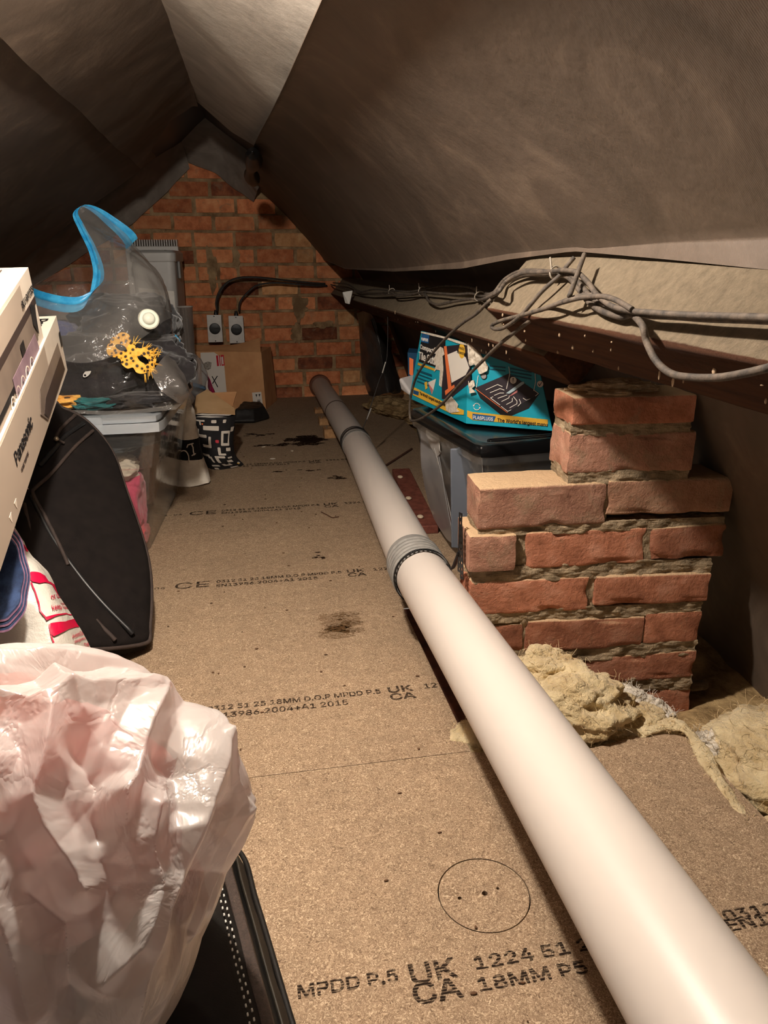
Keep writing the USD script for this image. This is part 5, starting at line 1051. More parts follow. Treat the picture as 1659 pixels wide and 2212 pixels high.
# ---------------------------------------------------------------- black holdall, foreground
M_HOLD = pbr('holdall_nylon', S(17, 15, 13), S(26, 22, 18), .6, 30, .4, 500, .001, .25)
hb = thing('holdall', 'black fabric holdall with white stitching under the big white bag', 'bag', (-.36, .5, 0))
edge_ = [(-.052, .835), (-.030, .744), (-.004, .615), (.022, .48), (.035, .34), (.03, .20), (-.72, .16), (-.74, .88), (-.30, .92), (-.12, .90)]
g_ = A(edge_); cen = g_.mean(0)
loops = []
for k, z in ((1.0, .001), (1.0, .03), (.955, .062), (.855, .095), (.725, .122), (.55, .140), (.3, .147)):
    l = cen + (g_ - cen) * k; loops.append(spline([(x, y, z) for x, y in l], 8, True))
P = np.stack(loops, 1); P = P + unit_rows(P.reshape(-1, 3) - A([*cen, .08])).reshape(P.shape) * ((meshkit.fbm(P * 11, 3, 8) - .5) * .014)[..., None]; P[..., 2] = np.maximum(P[..., 2], .001)
c_ = P[:, -1].mean(0); v_ = np.vstack([P[:, -1], c_]); f_ = [(i, (i + 1) % len(P), len(P)) for i in range(len(P))]
hb.part('body', cat(sheet(P, 0, True), trimesh.Trimesh(v_, f_, process=False)), M_HOLD, 50)
def on_hold(k, z, i0, i1, lift):
    l = cen + (g_ - cen) * (k + lift); s = spline([(x, y, z) for x, y in l], 8, True); return np.r_[s, s][i0:i1]
hb.part('piping', sweep(on_hold(.985, .046, 0, 44, .012), .0035, 8), M_HOLD, True)
for z, k in ((.121, .735), (.125, .708)):
    s = on_hold(k, z, 0, 44, .022); d = 14
    fine = resample(s, 150); seg = [sweep([fine[i], fine[i] * .3 + fine[i + 1] * .7], .0011, 5) for i in range(0, 148, 2)]
    hb.part('stitching', cat(*seg), pbr('white_thread%d' % int(z * 1000), S(196, 194, 186), None, .7), True, label='row of white stitches', kind='stuff')
hb.part('zip', sweep(on_hold(.80, .108, 0, 44, .022), .0055, 8, prof=np.stack([1.2 * np.cos(np.arange(8) * .785), .6 * np.sin(np.arange(8) * .785)], 1)), pbr('zip_brown', S(52, 40, 34), S(70, 56, 48), .5, 300, .6, 900), True)
hb.part('strap', sweep(on_hold(.90, .080, 0, 44, .012), .004, 8, prof=np.stack([.5 * np.cos(np.arange(8) * .785), 1.6 * np.sin(np.arange(8) * .785)], 1)), pbr('webbing', S(34, 29, 22), S(48, 42, 32), .6, 90), True)

# ---------------------------------------------------------------- big white bag, foreground
def white_film():
    n = {'g': ('geometry', {}), 't': ('transparent_bsdf', {'color': (.95, .93, .92)}), 'd': ('diffuse_bsdf', {'color': S(216, 210, 205)}), 'tl': ('translucent_bsdf', {'color': S(224, 212, 206)}),
         'dm': ('mix_closure', {'fac': .40}), 'm': ('mix_closure', {'fac': .76}), 's': ('glossy_bsdf', {'color': (1, 1, 1), 'roughness': .26}), 'lw': ('layer_weight', {'blend': .5}), 'fp': ('math', {'math_type': 'power', 'value2': 4.0}), 'f': ('math', {'math_type': 'multiply_add', 'value2': .5, 'value3': .05}), 'x': ('mix_closure', {}),
         'v': ('voronoi_texture', {'scale': 16, 'feature': 'distance_to_edge'}), 'nn': ('noise_texture', {'scale': 12, 'detail': 4, 'roughness': .6, 'distortion': 1.2}), 'wp': ('vector_math', {'math_type': 'multiply_add', 'vector2': (.10, .10, .10)}),
         'mn': ('math', {'math_type': 'minimum', 'value2': .10}), 'ad': ('math', {'math_type': 'multiply_add', 'value2': 2.2}), 'b': ('bump', {'strength': .45, 'distance': .006})}
    l = [('g.position', 'nn.vector'), ('nn.color', 'wp.vector1'), ('g.position', 'wp.vector3'), ('wp.vector', 'v.vector'), ('v.distance', 'mn.value1'), ('mn.value', 'ad.value1'), ('nn.fac', 'ad.value3'), ('ad.value', 'b.height'),
         ('b.normal', 's.normal'), ('b.normal', 'd.normal'), ('d.BSDF', 'dm.closure1'), ('tl.BSDF', 'dm.closure2'), ('t.BSDF', 'm.closure1'), ('dm.closure', 'm.closure2'), ('m.closure', 'x.closure1'), ('s.BSDF', 'x.closure2'), ('lw.facing', 'fp.value1'), ('fp.value', 'f.value1'), ('f.value', 'x.fac')]
    return MAT('white_polythene', n, l, 'x.closure')
BC = A([-.197, .567, .305])
ang = np.radians([-180, -140, -102, -84, -64, -51, -40.7, -34, -20.5, -8, 0, 8, 25, 45, 70, 100, 140, 180])
rad_ = A([500, 500, 482, 463, 456, 448, 429, 412, 428, 436, 440, 441, 387, 385, 430, 430, 470, 500]) / 1629 * .65 * .992
vdir = unit(BC - A([0, 0, 0.78989])); vx = unit(np.cross(vdir, (0, 0, 1))); vy = np.cross(vx, vdir)
bm = trimesh.creation.icosphere(6).subdivide_loop(1) if False else trimesh.creation.icosphere(7); d = bm.vertices
a_ = np.arctan2(-(d @ vy), d @ vx); R_ = np.interp(a_, ang, rad_)
sidew = np.sqrt(np.clip(1 - (d @ vdir) ** 2, 0, 1)); R_ = R_ * sidew + .172 * (1 - sidew)
bp = d * R_[:, None]
warp = bp + .05 * (np.stack([meshkit.fbm(bp * 9 + k * 7, 3, k) for k in range(3)], 1) - .5)
stz = A([1.35, 1.35, .8])
cr = .62 * facets(warp * stz, 26, 3, .9) + .30 * facets(warp * stz, 130, 4, .8) + .34 * facets(warp * stz, 420, 6, .9) + .42
fade = .08 + .92 * np.clip((-(d @ vdir)) * 2.0 - .05, 0, 1)
# gathered neck: pleats running to the tied point on the left
neck = unit(vx * -.62 + vy * .62 - vdir * .50); tn = np.arccos(np.clip(d @ neck, -1, 1)); e1 = unit(np.cross(neck, (0, 0, 1))); e2 = np.cross(neck, e1); az = np.arctan2(d @ e2, d @ e1)
pleat = .010 * np.exp(-((tn - .25) / .30) ** 2) * np.sin(az * 17 + 3 * meshkit.fbm(d * 4, 2, 2)) - .030 * np.exp(-(tn / .14) ** 2)
Uq, Vq = 100 + 2506 * (bp @ vx), 1850 - 2506 * (bp @ vy)
def fold(pts, h, w):
    """a sharp fold along a line over the front of the bag"""
    p = A(pts, float); best = np.full(len(Uq), 1e9)
    for a0, a1 in zip(p[:-1], p[1:]):
        e = a1 - a0; t = np.clip(((Uq - a0[0]) * e[0] + (Vq - a0[1]) * e[1]) / (e @ e), 0, 1)
        best = np.minimum(best, np.hypot(Uq - a0[0] - t * e[0], Vq - a0[1] - t * e[1]))
    return h * np.clip(1 - best / w, 0, None) ** 1.25 * np.clip((-(d @ vdir) - .16) * 1.9, 0, 1)
FO = 0
for pts, h, w in (([(367, 1615), (304, 1687), (249, 1775), (224, 1792)], .020, 62), ([(148, 1628), (127, 1695), (97, 1754), (105, 1805), (135, 1877), (143, 1915)], .020, 55), ([(224, 1792), (224, 1919)], .014, 45),
                  ([(278, 1830), (253, 1898), (249, 1944), (202, 2012), (139, 2058)], .020, 55), ([(445, 1600), (439, 1680), (430, 1745), (405, 1805), (338, 1898), (253, 1982), (202, 2075), (169, 2160)], .026, 80), ([(169, 1539), (198, 1636)], .014, 45),
                  ([(8, 1822), (25, 1948), (38, 2067)], .016, 50), ([(-60, 1490), (0, 1492), (76, 1525), (169, 1504), (295, 1495), (371, 1512)], -.024, 40), ([(0, 1430), (169, 1440), (320, 1474)], .010, 32), ([(-20, 1465), (180, 1472), (360, 1495)], .012, 24),
                  ([(505, 1885), (470, 1780), (450, 1690)], .007, 14), ([(518, 1880), (490, 1780), (475, 1710)], .007, 13), ([(490, 1905), (452, 1810), (430, 1745)], .008, 16), ([(528, 1895), (440, 1990), (380, 2060)], .008, 18), ([(500, 1880), (420, 1960), (330, 2080)], .010, 24),
                  ([(60, 1560), (120, 1600), (240, 1590), (330, 1600)], .012, 40), ([(300, 1560), (350, 1600), (410, 1590)], .010, 34), ([(20, 1600), (60, 1680), (40, 1760)], .014, 40), ([(310, 1740), (350, 1790), (330, 1850)], -.012, 40), ([(180, 1690), (200, 1760), (190, 1850)], -.014, 44),
                  ([(60, 1900), (110, 1970), (100, 2080)], -.012, 50), ([(300, 2010), (360, 1940), (420, 1870)], -.014, 46), ([(0, 1530), (60, 1590), (30, 1650)], -.012, 30)):
    FO = FO + fold(pts, h, w * .82)
R2 = R_ * .995 + (cr - .42) * .011 * fade + pleat * .5 + FO * .82
R2 = np.minimum(R2, R_ * (1.0 + .40 * np.clip(-(d @ vdir), 0, 1)))
bv = BC + d * R2[:, None]; bv[:, 2] = np.maximum(bv[:, 2], .150 - .02 * sidew)
wb = thing('plastic_bag', 'large knotted white plastic bag with pinkish contents in the left foreground', 'plastic bag', (BC[0], BC[1], .18))
wb.part('film', trimesh.Trimesh(bv, bm.faces, process=False), white_film(), 28)
nk = BC + neck * (.150); kn = blob(nk, (.022, .022, .018), 4, 6, .3, 3, .3); wb.part('knot', kn, white_film() if False else pbr('knot_film', S(232, 222, 214), None, .3, bump=.6, bscale=60, bdist=.004), 40)
for k, (off, r, c1_, c2_, nm) in enumerate(((vx * .02 + vy * .02 - vdir * .045, .085, S(206, 116, 112), S(232, 160, 152), 'pink jumper showing through the middle of the big white bag'),
        (vx * .055 - vy * .060 - vdir * .02, .058, S(110, 72, 66), S(150, 108, 98), 'brown clothing showing low on the right of the big white bag'),
        (vx * -.08 - vy * .09 - vdir * .03, .075, S(106, 92, 112), S(146, 128, 146), 'mauve clothing showing low on the left of the big white bag'),
        (vx * -.02 + vy * .105 - vdir * -.01, .060, S(224, 120, 108), S(238, 160, 146), 'coral clothing showing near the top of the big white bag'))):
    q = BC + off; single('bundled_clothing', nm, 'clothing', blob(q, (r, r, max(.03, min(r, (q[2] - .16) * .95))), 4, 70 + k, .2, 2, .2), pbr('bundle%d' % k, c1_, c2_, .9, 20), True)

# ---------------------------------------------------------------- cables on the purlins
M_CABLE = pbr('black_cable', S(40, 36, 33), S(58, 52, 47), .55, 60, .3, 200)
M_CABLED = pbr('dusty_cable', S(50, 44, 39), S(92, 80, 68), .75, 60, .5, 160)
def cable(label, runs, mat=M_CABLED, r=.0033, group=None):
    t = thing('electric_cable', label, 'cable', A(runs[0]).mean(0), group)
    for q in runs: t.part('cable_run', sweep(spline(q, 7), r, 10), mat, True)
    return t
w1 = [(-0.1482, 4.6, 0.5226), (-0.1492, 4.6, 0.5767), (-0.121, 4.6, 0.6402), (-0.0654, 4.6, 0.6878), (0.0116, 4.6, 0.7071), (0.1243, 4.6, 0.7033), (0.2402, 4.6, 0.6891), (0.367, 4.62, 0.6742), (0.4877, 4.66, 0.6638)]
w2 = [(-0.0248, 4.6, 0.5176), (-0.0132, 4.6, 0.5719), (0.0351, 4.6, 0.6252), (0.0928, 4.6, 0.6628), (0.1915, 4.6, 0.6743), (0.3166, 4.6, 0.665), (0.4351, 4.63, 0.6548), (0.4984, 4.66, 0.6531)]
w3 = [(-0.1451, 4.61, 0.5323), (-0.1371, 4.58, 0.5928), (-0.1012, 4.58, 0.6558), (-0.0413, 4.58, 0.6955), (0.0504, 4.58, 0.7045), (0.1812, 4.58, 0.6953), (0.3152, 4.61, 0.6777), (0.4821, 4.66, 0.6586)]
cable('black flex looping from the left socket along the gable bricks to the timber', [w1], M_CABLE, .0056)
cable('black flex looping from the right socket along the gable bricks to the timber', [w2], M_CABLE, .0056)
cable('second thinner flex leaving the left socket beside the first', [w3], M_CABLE, .0042)
f1 = [(0.5306, 4.6, 0.67), (0.5367, 4.031, 0.677), (0.5224, 3.517, 0.6606), (0.5383, 3.194, 0.6789), (0.5437, 2.847, 0.6851), (0.5498, 2.551, 0.6921), (0.5599, 2.417, 0.7037), (0.5728, 2.234, 0.7185), (0.5779, 2.026, 0.7244), (0.574, 1.874, 0.72), (0.569, 1.794, 0.7142)]
f2 = [(0.5116, 3.589, 0.6603), (0.5158, 3.176, 0.6652), (0.5304, 2.804, 0.6819), (0.5242, 2.66, 0.6749), (0.5331, 2.473, 0.6851), (0.5443, 2.35, 0.6979), (0.5466, 2.2, 0.7007), (0.55, 1.997, 0.7046), (0.5565, 1.859, 0.712), (0.5538, 1.774, 0.7089)]
f3 = [(0.5186, 4.617, 0.6593), (0.516, 3.419, 0.6563), (0.5329, 2.755, 0.6757), (0.547, 2.362, 0.692), (0.5355, 2.233, 0.6788), (0.5311, 2.104, 0.6736), (0.5438, 1.973, 0.6882), (0.5532, 1.854, 0.6991), (0.5539, 1.788, 0.6999)]
up1 = [(0.4272, 1.3, 0.7356), (0.4462, 1.299, 0.7575), (0.4584, 1.257, 0.7715), (0.4597, 1.177, 0.7731), (0.4585, 1.123, 0.7717), (0.4588, 1.094, 0.772), (0.4556, 1.045, 0.7683), (0.4453, 0.9843, 0.7564), (0.4341, 0.9268, 0.7436), (0.429, 0.8776, 0.7377), (0.4261, 0.8079, 0.7343), (0.4242, 0.7633, 0.7322), (0.4259, 0.7188, 0.7341), (0.4273, 0.6624, 0.7357), (0.4308, 0.5806, 0.7397), (0.4322, 0.5086, 0.7414)] + [(.430, .20, .736), (.432, -.10, .738), (.434, -.60, .738)]
up2 = [(0.4151, 1.248, 0.737), (0.4315, 1.247, 0.7559), (0.4433, 1.206, 0.7694), (0.4452, 1.136, 0.7717), (0.4468, 1.088, 0.7735), (0.4482, 1.058, 0.7751), (0.4466, 1.006, 0.7732), (0.4365, 0.946, 0.7616), (0.4255, 0.8949, 0.7489), (0.4165, 0.8344, 0.7386), (0.4144, 0.7816, 0.7361), (0.4148, 0.7497, 0.7366), (0.4161, 0.6879, 0.7381), (0.4207, 0.5676, 0.7434), (0.4225, 0.4978, 0.7454)] + [(.436, .20, .746), (.438, -.10, .748), (.440, -.60, .748)]
up3 = [(0.4264, 1.302, 0.7317), (0.4445, 1.289, 0.7525), (0.4562, 1.237, 0.766), (0.4583, 1.165, 0.7684), (0.4585, 1.107, 0.7686), (0.4564, 1.057, 0.7662), (0.4451, 0.995, 0.7531), (0.4331, 0.9346, 0.7393), (0.4252, 0.877, 0.7303), (0.4226, 0.824, 0.7273), (0.4254, 0.8058, 0.7305), (0.425, 0.7975, 0.73)]
dn3 = [(0.405, 0.7397, 0.7239), (0.405, 0.728, 0.7086), (0.405, 0.7063, 0.6925), (0.405, 0.6792, 0.6842), (0.405, 0.6491, 0.6844), (0.405, 0.6039, 0.69), (0.405, 0.5696, 0.6979), (0.405, 0.5375, 0.7071), (0.405, 0.4892, 0.7217)] + [(.404, .24, .690), (.408, -.10, .704), (.412, -.60, .708)]
cable('dusty black cable draped along both timbers, topmost of those reaching the right edge', [f1 + up1])
cable('dusty black cable lying just above another along the nearer timber to the right edge', [f2 + up2], M_CABLED, .0034)
cable('dusty cable that drops off the near timber in a low curve to the right edge', [f3 + up3 + dn3], M_CABLED, .0037)
lp1 = [(0.4273, 0.9038, 0.748), (0.4252, 0.9378, 0.7456), (0.4197, 0.9675, 0.7392), (0.4084, 1.014, 0.7262)]
lp2 = [(0.412, 1.123, 0.7093), (0.412, 1.203, 0.6969), (0.412, 1.247, 0.6877), (0.412, 1.257, 0.6825), (0.412, 1.234, 0.6805), (0.412, 1.19, 0.6869), (0.412, 1.119, 0.7096)]
lp3 = [(0.4309, 1.086, 0.746), (0.4494, 1.071, 0.7673), (0.4619, 1.073, 0.7817), (0.4712, 1.073, 0.7924)]
cable('cable bent into a tight hairpin at the end of the near timber', [lp1 + lp2 + lp3], M_CABLED, .0032)
e1 = [(0.411, 0.7767, 0.7384), (0.4173, 0.828, 0.7455), (0.4193, 0.868, 0.7479), (0.4162, 0.9174, 0.7443), (0.4116, 0.9486, 0.739)]
e2 = [(0.43, 1.048, 0.7265), (0.43, 1.099, 0.7105), (0.43, 1.246, 0.6592), (0.43, 1.337, 0.6215), (0.43, 1.491, 0.5542), (0.43, 1.661, 0.4764), (0.43, 1.836, 0.4135), (0.43, 1.944, 0.3837), (0.43, 1.991, 0.382), (0.43, 1.991, 0.4302), (0.43, 1.918, 0.503), (0.43, 1.787, 0.5659), (0.43, 1.618, 0.6314), (0.43, 1.501, 0.6693), (0.43, 1.403, 0.6951)]
e3 = [(.430, 1.345, .716), (.455, 1.33, .742)]
cable('long slack cable hanging in a wide loop in front of the tile cutter box', [e1 + e2 + e3], M_CABLED, .0032)
cable('short stub of cable crossing the bundle up to the sheet above the near timber', [[(0.4582, 1.011, 0.7957), (0.4409, 0.9867, 0.7758), (0.4229, 0.9613, 0.7551), (0.4139, 0.949, 0.7447)]], M_CABLED, .0034)
ctn = 0
for k, (q, r) in enumerate((([(0.453, 1.095, 0.7714)][0], .010), ([(0.539, 2.822, 0.6828)][0], .013), ([(0.5533, 2.389, 0.6992)][0], .015), ([(0.5581, 1.802, 0.7077)][0], .013))):
    q = A(q); n = unit((-.755, 0, .656)); t = unit(A([(.0), 1, 0]) * .9 + A([.656, 0, .755]) * [-.3, .3, -.4, .5][k])
    u, v = n, np.cross(t, n)
    m = sweep([q + r * (math.cos(a) * u * .8 + math.sin(a) * v) for a in np.linspace(0, 2 * np.pi, 18, endpoint=False)], .0016, 6, True)
    m2 = sweep([q + r * .8 * u, q + r * .8 * u + v * .012 + u * .012], .0014, 6)
    t_ = thing('cable_tie', ['clear cable tie where the bundle crosses the near timber', 'clear cable tie on the far timber, nearest the gable', 'clear cable tie midway along the far timber', 'clear cable tie where the cables rise to the near timber'][k], 'cable tie', q, 'clear cable ties')
    t_.part('loop', m, pbr('tie_nylon%d' % k, S(140, 130, 116), None, .4), True); t_.part('tail', m2, pbr('tie_tail%d' % k, S(150, 140, 126), None, .4), True)
q = A([(0.4871, 3.635, 0.6321)][0]); single('connector', 'small white plastic connector hanging from the cables near the gable', 'connector', hull([q + A(d) for d in ((-.022, 0, .018), (.018, 0, .024), (.004, 0, -.030), (-.010, .012, -.026), (.016, .012, .02), (-.02, .012, .015))], .004), pbr('white_nylon', S(220, 216, 208), None, .4), 40)

# pale crumbs and cobweb drips stuck to the timber faces
rg = np.random.default_rng(8); fl_ = []
for k in range(26):
    y = rg.uniform(.35, 1.30); s = rg.uniform(.002, .010); c = A([.42, y, .706]) + D2 * rg.uniform(.002, .085) + D1 * -.0012
    fl_.append(blob(c, (rg.uniform(.0008, .002), rg.uniform(.001, .003), s * rg.uniform(.2, .9)), 1, k, .3, 2))
for k in range(26):
    y = rg.uniform(1.35, 3.2); c = A([.512, y, .625]) + D2 * rg.uniform(.0, .06) + D1 * -.0012
    fl_.append(blob(c, (.0015, rg.uniform(.001, .003), rg.uniform(.002, .008)), 1, k, .3, 2))
single('plaster_crumbs', 'pale crumbs and cobweb drips stuck to the dark undersides of the timbers', 'debris', cat(*fl_), pbr('plaster_crumb', S(146, 122, 96), S(176, 152, 124), .9, 90), True, kind='stuff')

# ---------------------------------------------------------------- two sockets on the gable
M_PLATE = pbr('grey_plate', S(206, 202, 196), S(218, 214, 208), .4, 30, spec=.5)
for k, q in enumerate(([(-0.2079, 4.61, 0.4998), (-0.1293, 4.61, 0.4982), (-0.1299, 4.61, 0.3481), (-0.2096, 4.61, 0.3475)], [(-0.0849, 4.61, 0.4921), (-0.0054, 4.61, 0.4905), (-0.0047, 4.61, 0.3395), (-0.0879, 4.61, 0.339)])):
    q = [A(a) for a in q]; c = np.mean(q, 0)
    t = thing('wall_socket', ['grey surface-mounted round socket on the gable, left of the pair', 'grey surface-mounted round socket on the gable, right of the pair'][k], 'socket', c, 'round sockets on the gable')
    t.part('back_box', cbox((.074, .066, .150), .003, c + A([0, .036, -.006])), M_BLACK, 20)
    u = unit(q[1] - q[0]); up = unit(q[0] - q[3])
    t.part('face_plate', hull([p for a in q for p in (a, a + A([0, .005, 0]))], .0022), M_PLATE, 25)
    t.part('rotary_disc', place(lathe([(.0, .004), (.026, .004), (.0315, .002), (.032, -.002)], n=32), c + A([0, -.003, 0]), (1, 0, 0), (0, 0, 1), (0, -1, 0)), M_BLACK, 40)
    t.part('disc_bar', cbox((.046, .004, .008), .0015, c + A([0, -.008, .002])), pbr('soft_black%d' % k, S(44, 43, 42), None, .5), 20)
    for s in (1, -1): t.part('screw', place(lathe([(0, .0015), (.0036, .0012), (.0036, 0)], n=12), c + up * s * .070 + A([0, -.003, 0]), (1, 0, 0), (0, 0, 1), (0, -1, 0)), M_BLACK, 40)
    t.part('gland', lathe([(.012, 0), (.013, .012), (.010, .022), (.007, .034), (0, .034)], c + A([.004 if k else .012, .03, .070]), 16), M_BLACK, 40)

# ---------------------------------------------------------------- panel heater and grey file box behind the sack
M_HEAT = pbr('heater_enamel', S(214, 210, 204), None, .4)
ht = thing('panel_heater', 'pale grey convector heater with a slatted top hung on the gable bricks', 'heater', (-.46, 4.62, .48))
ht.part('case', hull([(x, y, z) for x in (-.61, -.338) for y, z in ((4.56, .50), (4.68, .48), (4.68, .872), (4.575, .872))], .006, 2), M_HEAT, 30)
ht.part('vent_slot', cbox((.262, .10, .012), .001, (-.474, 4.626, .868)), M_BLACK, 20)  # black strip painted in as the shade between the slats
for k in range(21):
    x = -.605 + k * .0131; ht.part('slat', hull([(x + a, y, z) for a in (0, .0058) for y, z in ((4.572, .862), (4.582, .912), (4.672, .912), (4.672, .862))]), M_HEAT, 20)
ht.part('inlet_grille', cbox((.20, .004, .016), .001, (-.47, 4.564, .845)), pbr('heater_grille_grey', S(120, 118, 114), None, .5), 20)  # plain mid-grey strip across the case front
ht.part('switch_box', cbox((.034, .05, .10), .003, (-.330, 4.63, .440)), M_BLACK, 20)
ht.part('switch_rim', cbox((.028, .004, .060), .001, (-.330, 4.603, .455)), M_HEAT, 20)
M_FILE = pbr('grey_polyprop', S(182, 179, 174), S(194, 191, 186), .4, 8, spec=.5)
fb_ = thing('file_box', 'tall grey lidded plastic box standing in front of the heater', 'storage box', (-.43, 4.2, 0))
fq = [(-.52, 4.03), (-.318, 4.03), (-.305, 4.42), (-.53, 4.42)]
fb_.part('body', vessel([(grow(fq, -.012), .001), (fq, .70), (fq, .80)], .025, .003), M_FILE, 40)
fb_.part('lid', vessel([(grow(fq, .005), .795), (grow(fq, .007), .80), (grow(fq, .007), .835), (grow(fq, -.004), .848), (grow(fq, -.06), .850)], .028, .003), M_FILE, 40)
fb_.part('lid_top', hull([(x, y, z) for x, y in grow(fq, -.05) for z in (.844, .850)], .001), M_FILE, 30)
fb_.part('clip', cbox((.014, .085, .085), .004, (-.306, 4.18, .755)), pbr('clip_grey', S(132, 130, 127), None, .4), 30)
fb_.part('paper_insert', plate([(-.50, 4.028, .40), (-.334, 4.028, .40), (-.332, 4.028, .655), (-.50, 4.028, .675)], (0, -1, 0), .0006, off=.002), pbr('pale_paper', S(226, 220, 210), S(240, 234, 226), .7, 12), False, label='white papers showing through the front')
vs = thing('clear_tube', 'tall clear plastic tube with a flared rim beside the grey file box', 'tube', (-.285, 4.02, 0))
vs.part('tube', lathe([(0, .002), (.026, .002), (.027, .02), (.030, .34), (.0335, .50), (.037, .575), (.0392, .578), (.0392, .584), (.0362, .584), (.029, .34), (.0258, .02), (.0, .006)], (-.285, 4.02, 0), 32), clear('smoky_tube', (.80, .78, .76), .22, (.62, .58, .55), .10), 40)
vs.part('rim', sweep([A([-.285 + .038 * math.cos(a), 4.02 + .038 * math.sin(a), .581]) for a in np.arange(28) * 2 * np.pi / 28], .0022, 6, True), pbr('rim_white', S(206, 200, 194), None, .4), True)

# ---------------------------------------------------------------- cardboard box by the gable, and the bags in front of it
M_KRAFT = pbr('kraft_board', S(196, 142, 96), S(212, 160, 112), .8, 10, .2, 140)
M_KRAFT2 = pbr('kraft_board_light', S(200, 160, 114), S(212, 174, 128), .8, 10, .2, 140)
cbx = thing('cardboard_box', 'brown cardboard box with a white label standing against the gable below the sockets', 'box', (-.1, 4.45, 0))
fA, fB = A([-.315, 4.375, 0]), A([.090, 4.270, 0]); dn = unit(np.cross(fB - fA, (0, 0, 1)))
bk = -dn * .29; hA, hB = .322, .318
cbx.part('carton', hull([fA, fB, fA + bk, fB + bk, fA + A([-.004, 0, hA]), fB + A([-.008, 0, hB]), fA + bk * .92 + A([0, 0, hA]), fB + bk * .92 + A([-.014, 0, hB])], .002), M_KRAFT, 20)
cbx.part('flap', loft([[fA + A([0, .003, hA]), (fA + fB) / 2 + A([0, .003, hA - .001]), fB + A([-.01, .003, hB])], [fA + bk * .25 + A([0, 0, hA + .030]), (fA + fB) / 2 + bk * .25 + A([0, 0, hA + .026]), fB + bk * .3 + A([-.03, 0, hB + .070])]], 16, 6, .004, 8, 2, True, .003), M_KRAFT, 40, label='lifted top flap')
def onbox(pts): return [q + dn * ((fA - q) @ dn) for q in map(A, pts)]
bp_ = lambda pts, mat, off=.0025: cbx.part('print', plate(onbox(pts), dn, .0006, off=off), mat, False)
M_LABEL = pbr('label_white', S(224, 216, 206), None, .6)
cbx.part('label', plate(onbox([(-0.2539, 4.33, 0.3159), (-0.1218, 4.33, 0.3197), (-0.1183, 4.33, 0.0913), (-0.2602, 4.33, 0.0889)]), dn, .0008, off=.0025), M_LABEL, False)
for a, b in (((463, 769), 0), ((469.5, 768.6), 1), ((475.5, 768), 2)): pass
bp_([(-0.1718, 4.3, 0.3006), (-0.1605, 4.3, 0.3016), (-0.1587, 4.3, 0.2436), (-0.1703, 4.3, 0.2424)], INK['red'], .0040); bp_([(-0.1555, 4.3, 0.3024), (-0.1504, 4.3, 0.3028), (-0.1486, 4.3, 0.2445), (-0.1537, 4.3, 0.2434)], INK['red'], .0040); bp_([(-0.1441, 4.3, 0.3036), (-0.1266, 4.3, 0.3046), (-0.1259, 4.3, 0.2463), (-0.1436, 4.3, 0.2446)], INK['red'], .0040)
bp_([(-0.1409, 4.3, 0.2935), (-0.1314, 4.3, 0.2942), (-0.1305, 4.3, 0.2528), (-0.139, 4.3, 0.2521)], M_LABEL, .0050)
cbx.part('label', plate(onbox([(0.0183, 4.28, 0.0956), (0.0724, 4.28, 0.1), (0.0778, 4.28, 0.0162), (0.0467, 4.28, 0.0135), (0.0214, 4.28, 0.0211)]), dn, .0008, off=.0025), M_LABEL, False)
for k in range(5): bp_([(0.0465, 4.28, 0.0541), (0.0647, 4.28, 0.056), (0.065, 4.28, 0.0534), (0.0469, 4.28, 0.0515)] if k == 0 else [A(p) + A([0, 0, -.006 * k]) for p in [(0.0465, 4.28, 0.0541), (0.0647, 4.28, 0.056), (0.065, 4.28, 0.0534), (0.0469, 4.28, 0.0515)]], INK['black'], .0040)
bp_([(0.0382, 4.28, 0.0857), (0.0485, 4.28, 0.0866), (0.0424, 4.28, 0.07)], INK['black'], .0040); bp_([(0.0563, 4.28, 0.0876), (0.0666, 4.28, 0.0886), (0.0604, 4.28, 0.0719)], INK['black'], .0040)
for a in ([(-0.2012, 4.31, 0.1851), (-0.1739, 4.31, 0.1277)], [(-0.1714, 4.31, 0.1867), (-0.2017, 4.31, 0.1467)]): cbx.part('print', stroke([q + dn * .0035 for q in onbox(a)], .005, dn), INK['black'], False)
bp_([(-0.2407, 4.32, 0.2588), (-0.2175, 4.32, 0.2682), (-0.1954, 4.32, 0.2624), (-0.203, 4.32, 0.2297), (-0.2213, 4.32, 0.2201), (-0.243, 4.32, 0.231)], pbr('grey_smudge', S(112, 104, 96), S(176, 168, 158), .7, 120), .0040)

def stack_loops(lv, depth, n=40, wob=.006, seed=0, nf=50):
    """a soft upright bag from left and right edge points, bottom to top"""
    L = []
    for (l, r), dp in zip(lv, depth):
        l, r = A(l), A(r); c = (l + r) / 2; hx = (r - l) / 2; g = np.arange(n) * 2 * np.pi / n
        hy = A([-hx[1], hx[0], 0]); hy = unit(hy) * dp
        L.append(c + np.sign(np.cos(g))[:, None] * (np.abs(np.cos(g)) ** .8)[:, None] * hx - np.sign(np.sin(g))[:, None] * (np.abs(np.sin(g)) ** .8)[:, None] * hy * -1)
    P = np.stack([spline(np.stack(L, 1)[i], 8) for i in range(n)])
    f = P.reshape(-1, 3); w = (creases(f, nf, seed) - .5) * wob + (meshkit.fbm(f * 24, 3, seed) - .5) * wob
    nn = unit_rows((f - f.mean(0)) * A([1, 1, .15])); P = P + (nn * w[:, None]).reshape(P.shape); P[..., 2] = np.maximum(P[..., 2], .001)
    return P
def closed_bag(P):
    b = P[:, 0].mean(0); b[2] = .001; n = len(P); v = np.vstack([P[:, 0], b]); f = [((i + 1) % n, i, n) for i in range(n)]
    return cat(sheet(P, 0, True), trimesh.Trimesh(v, f, process=False))
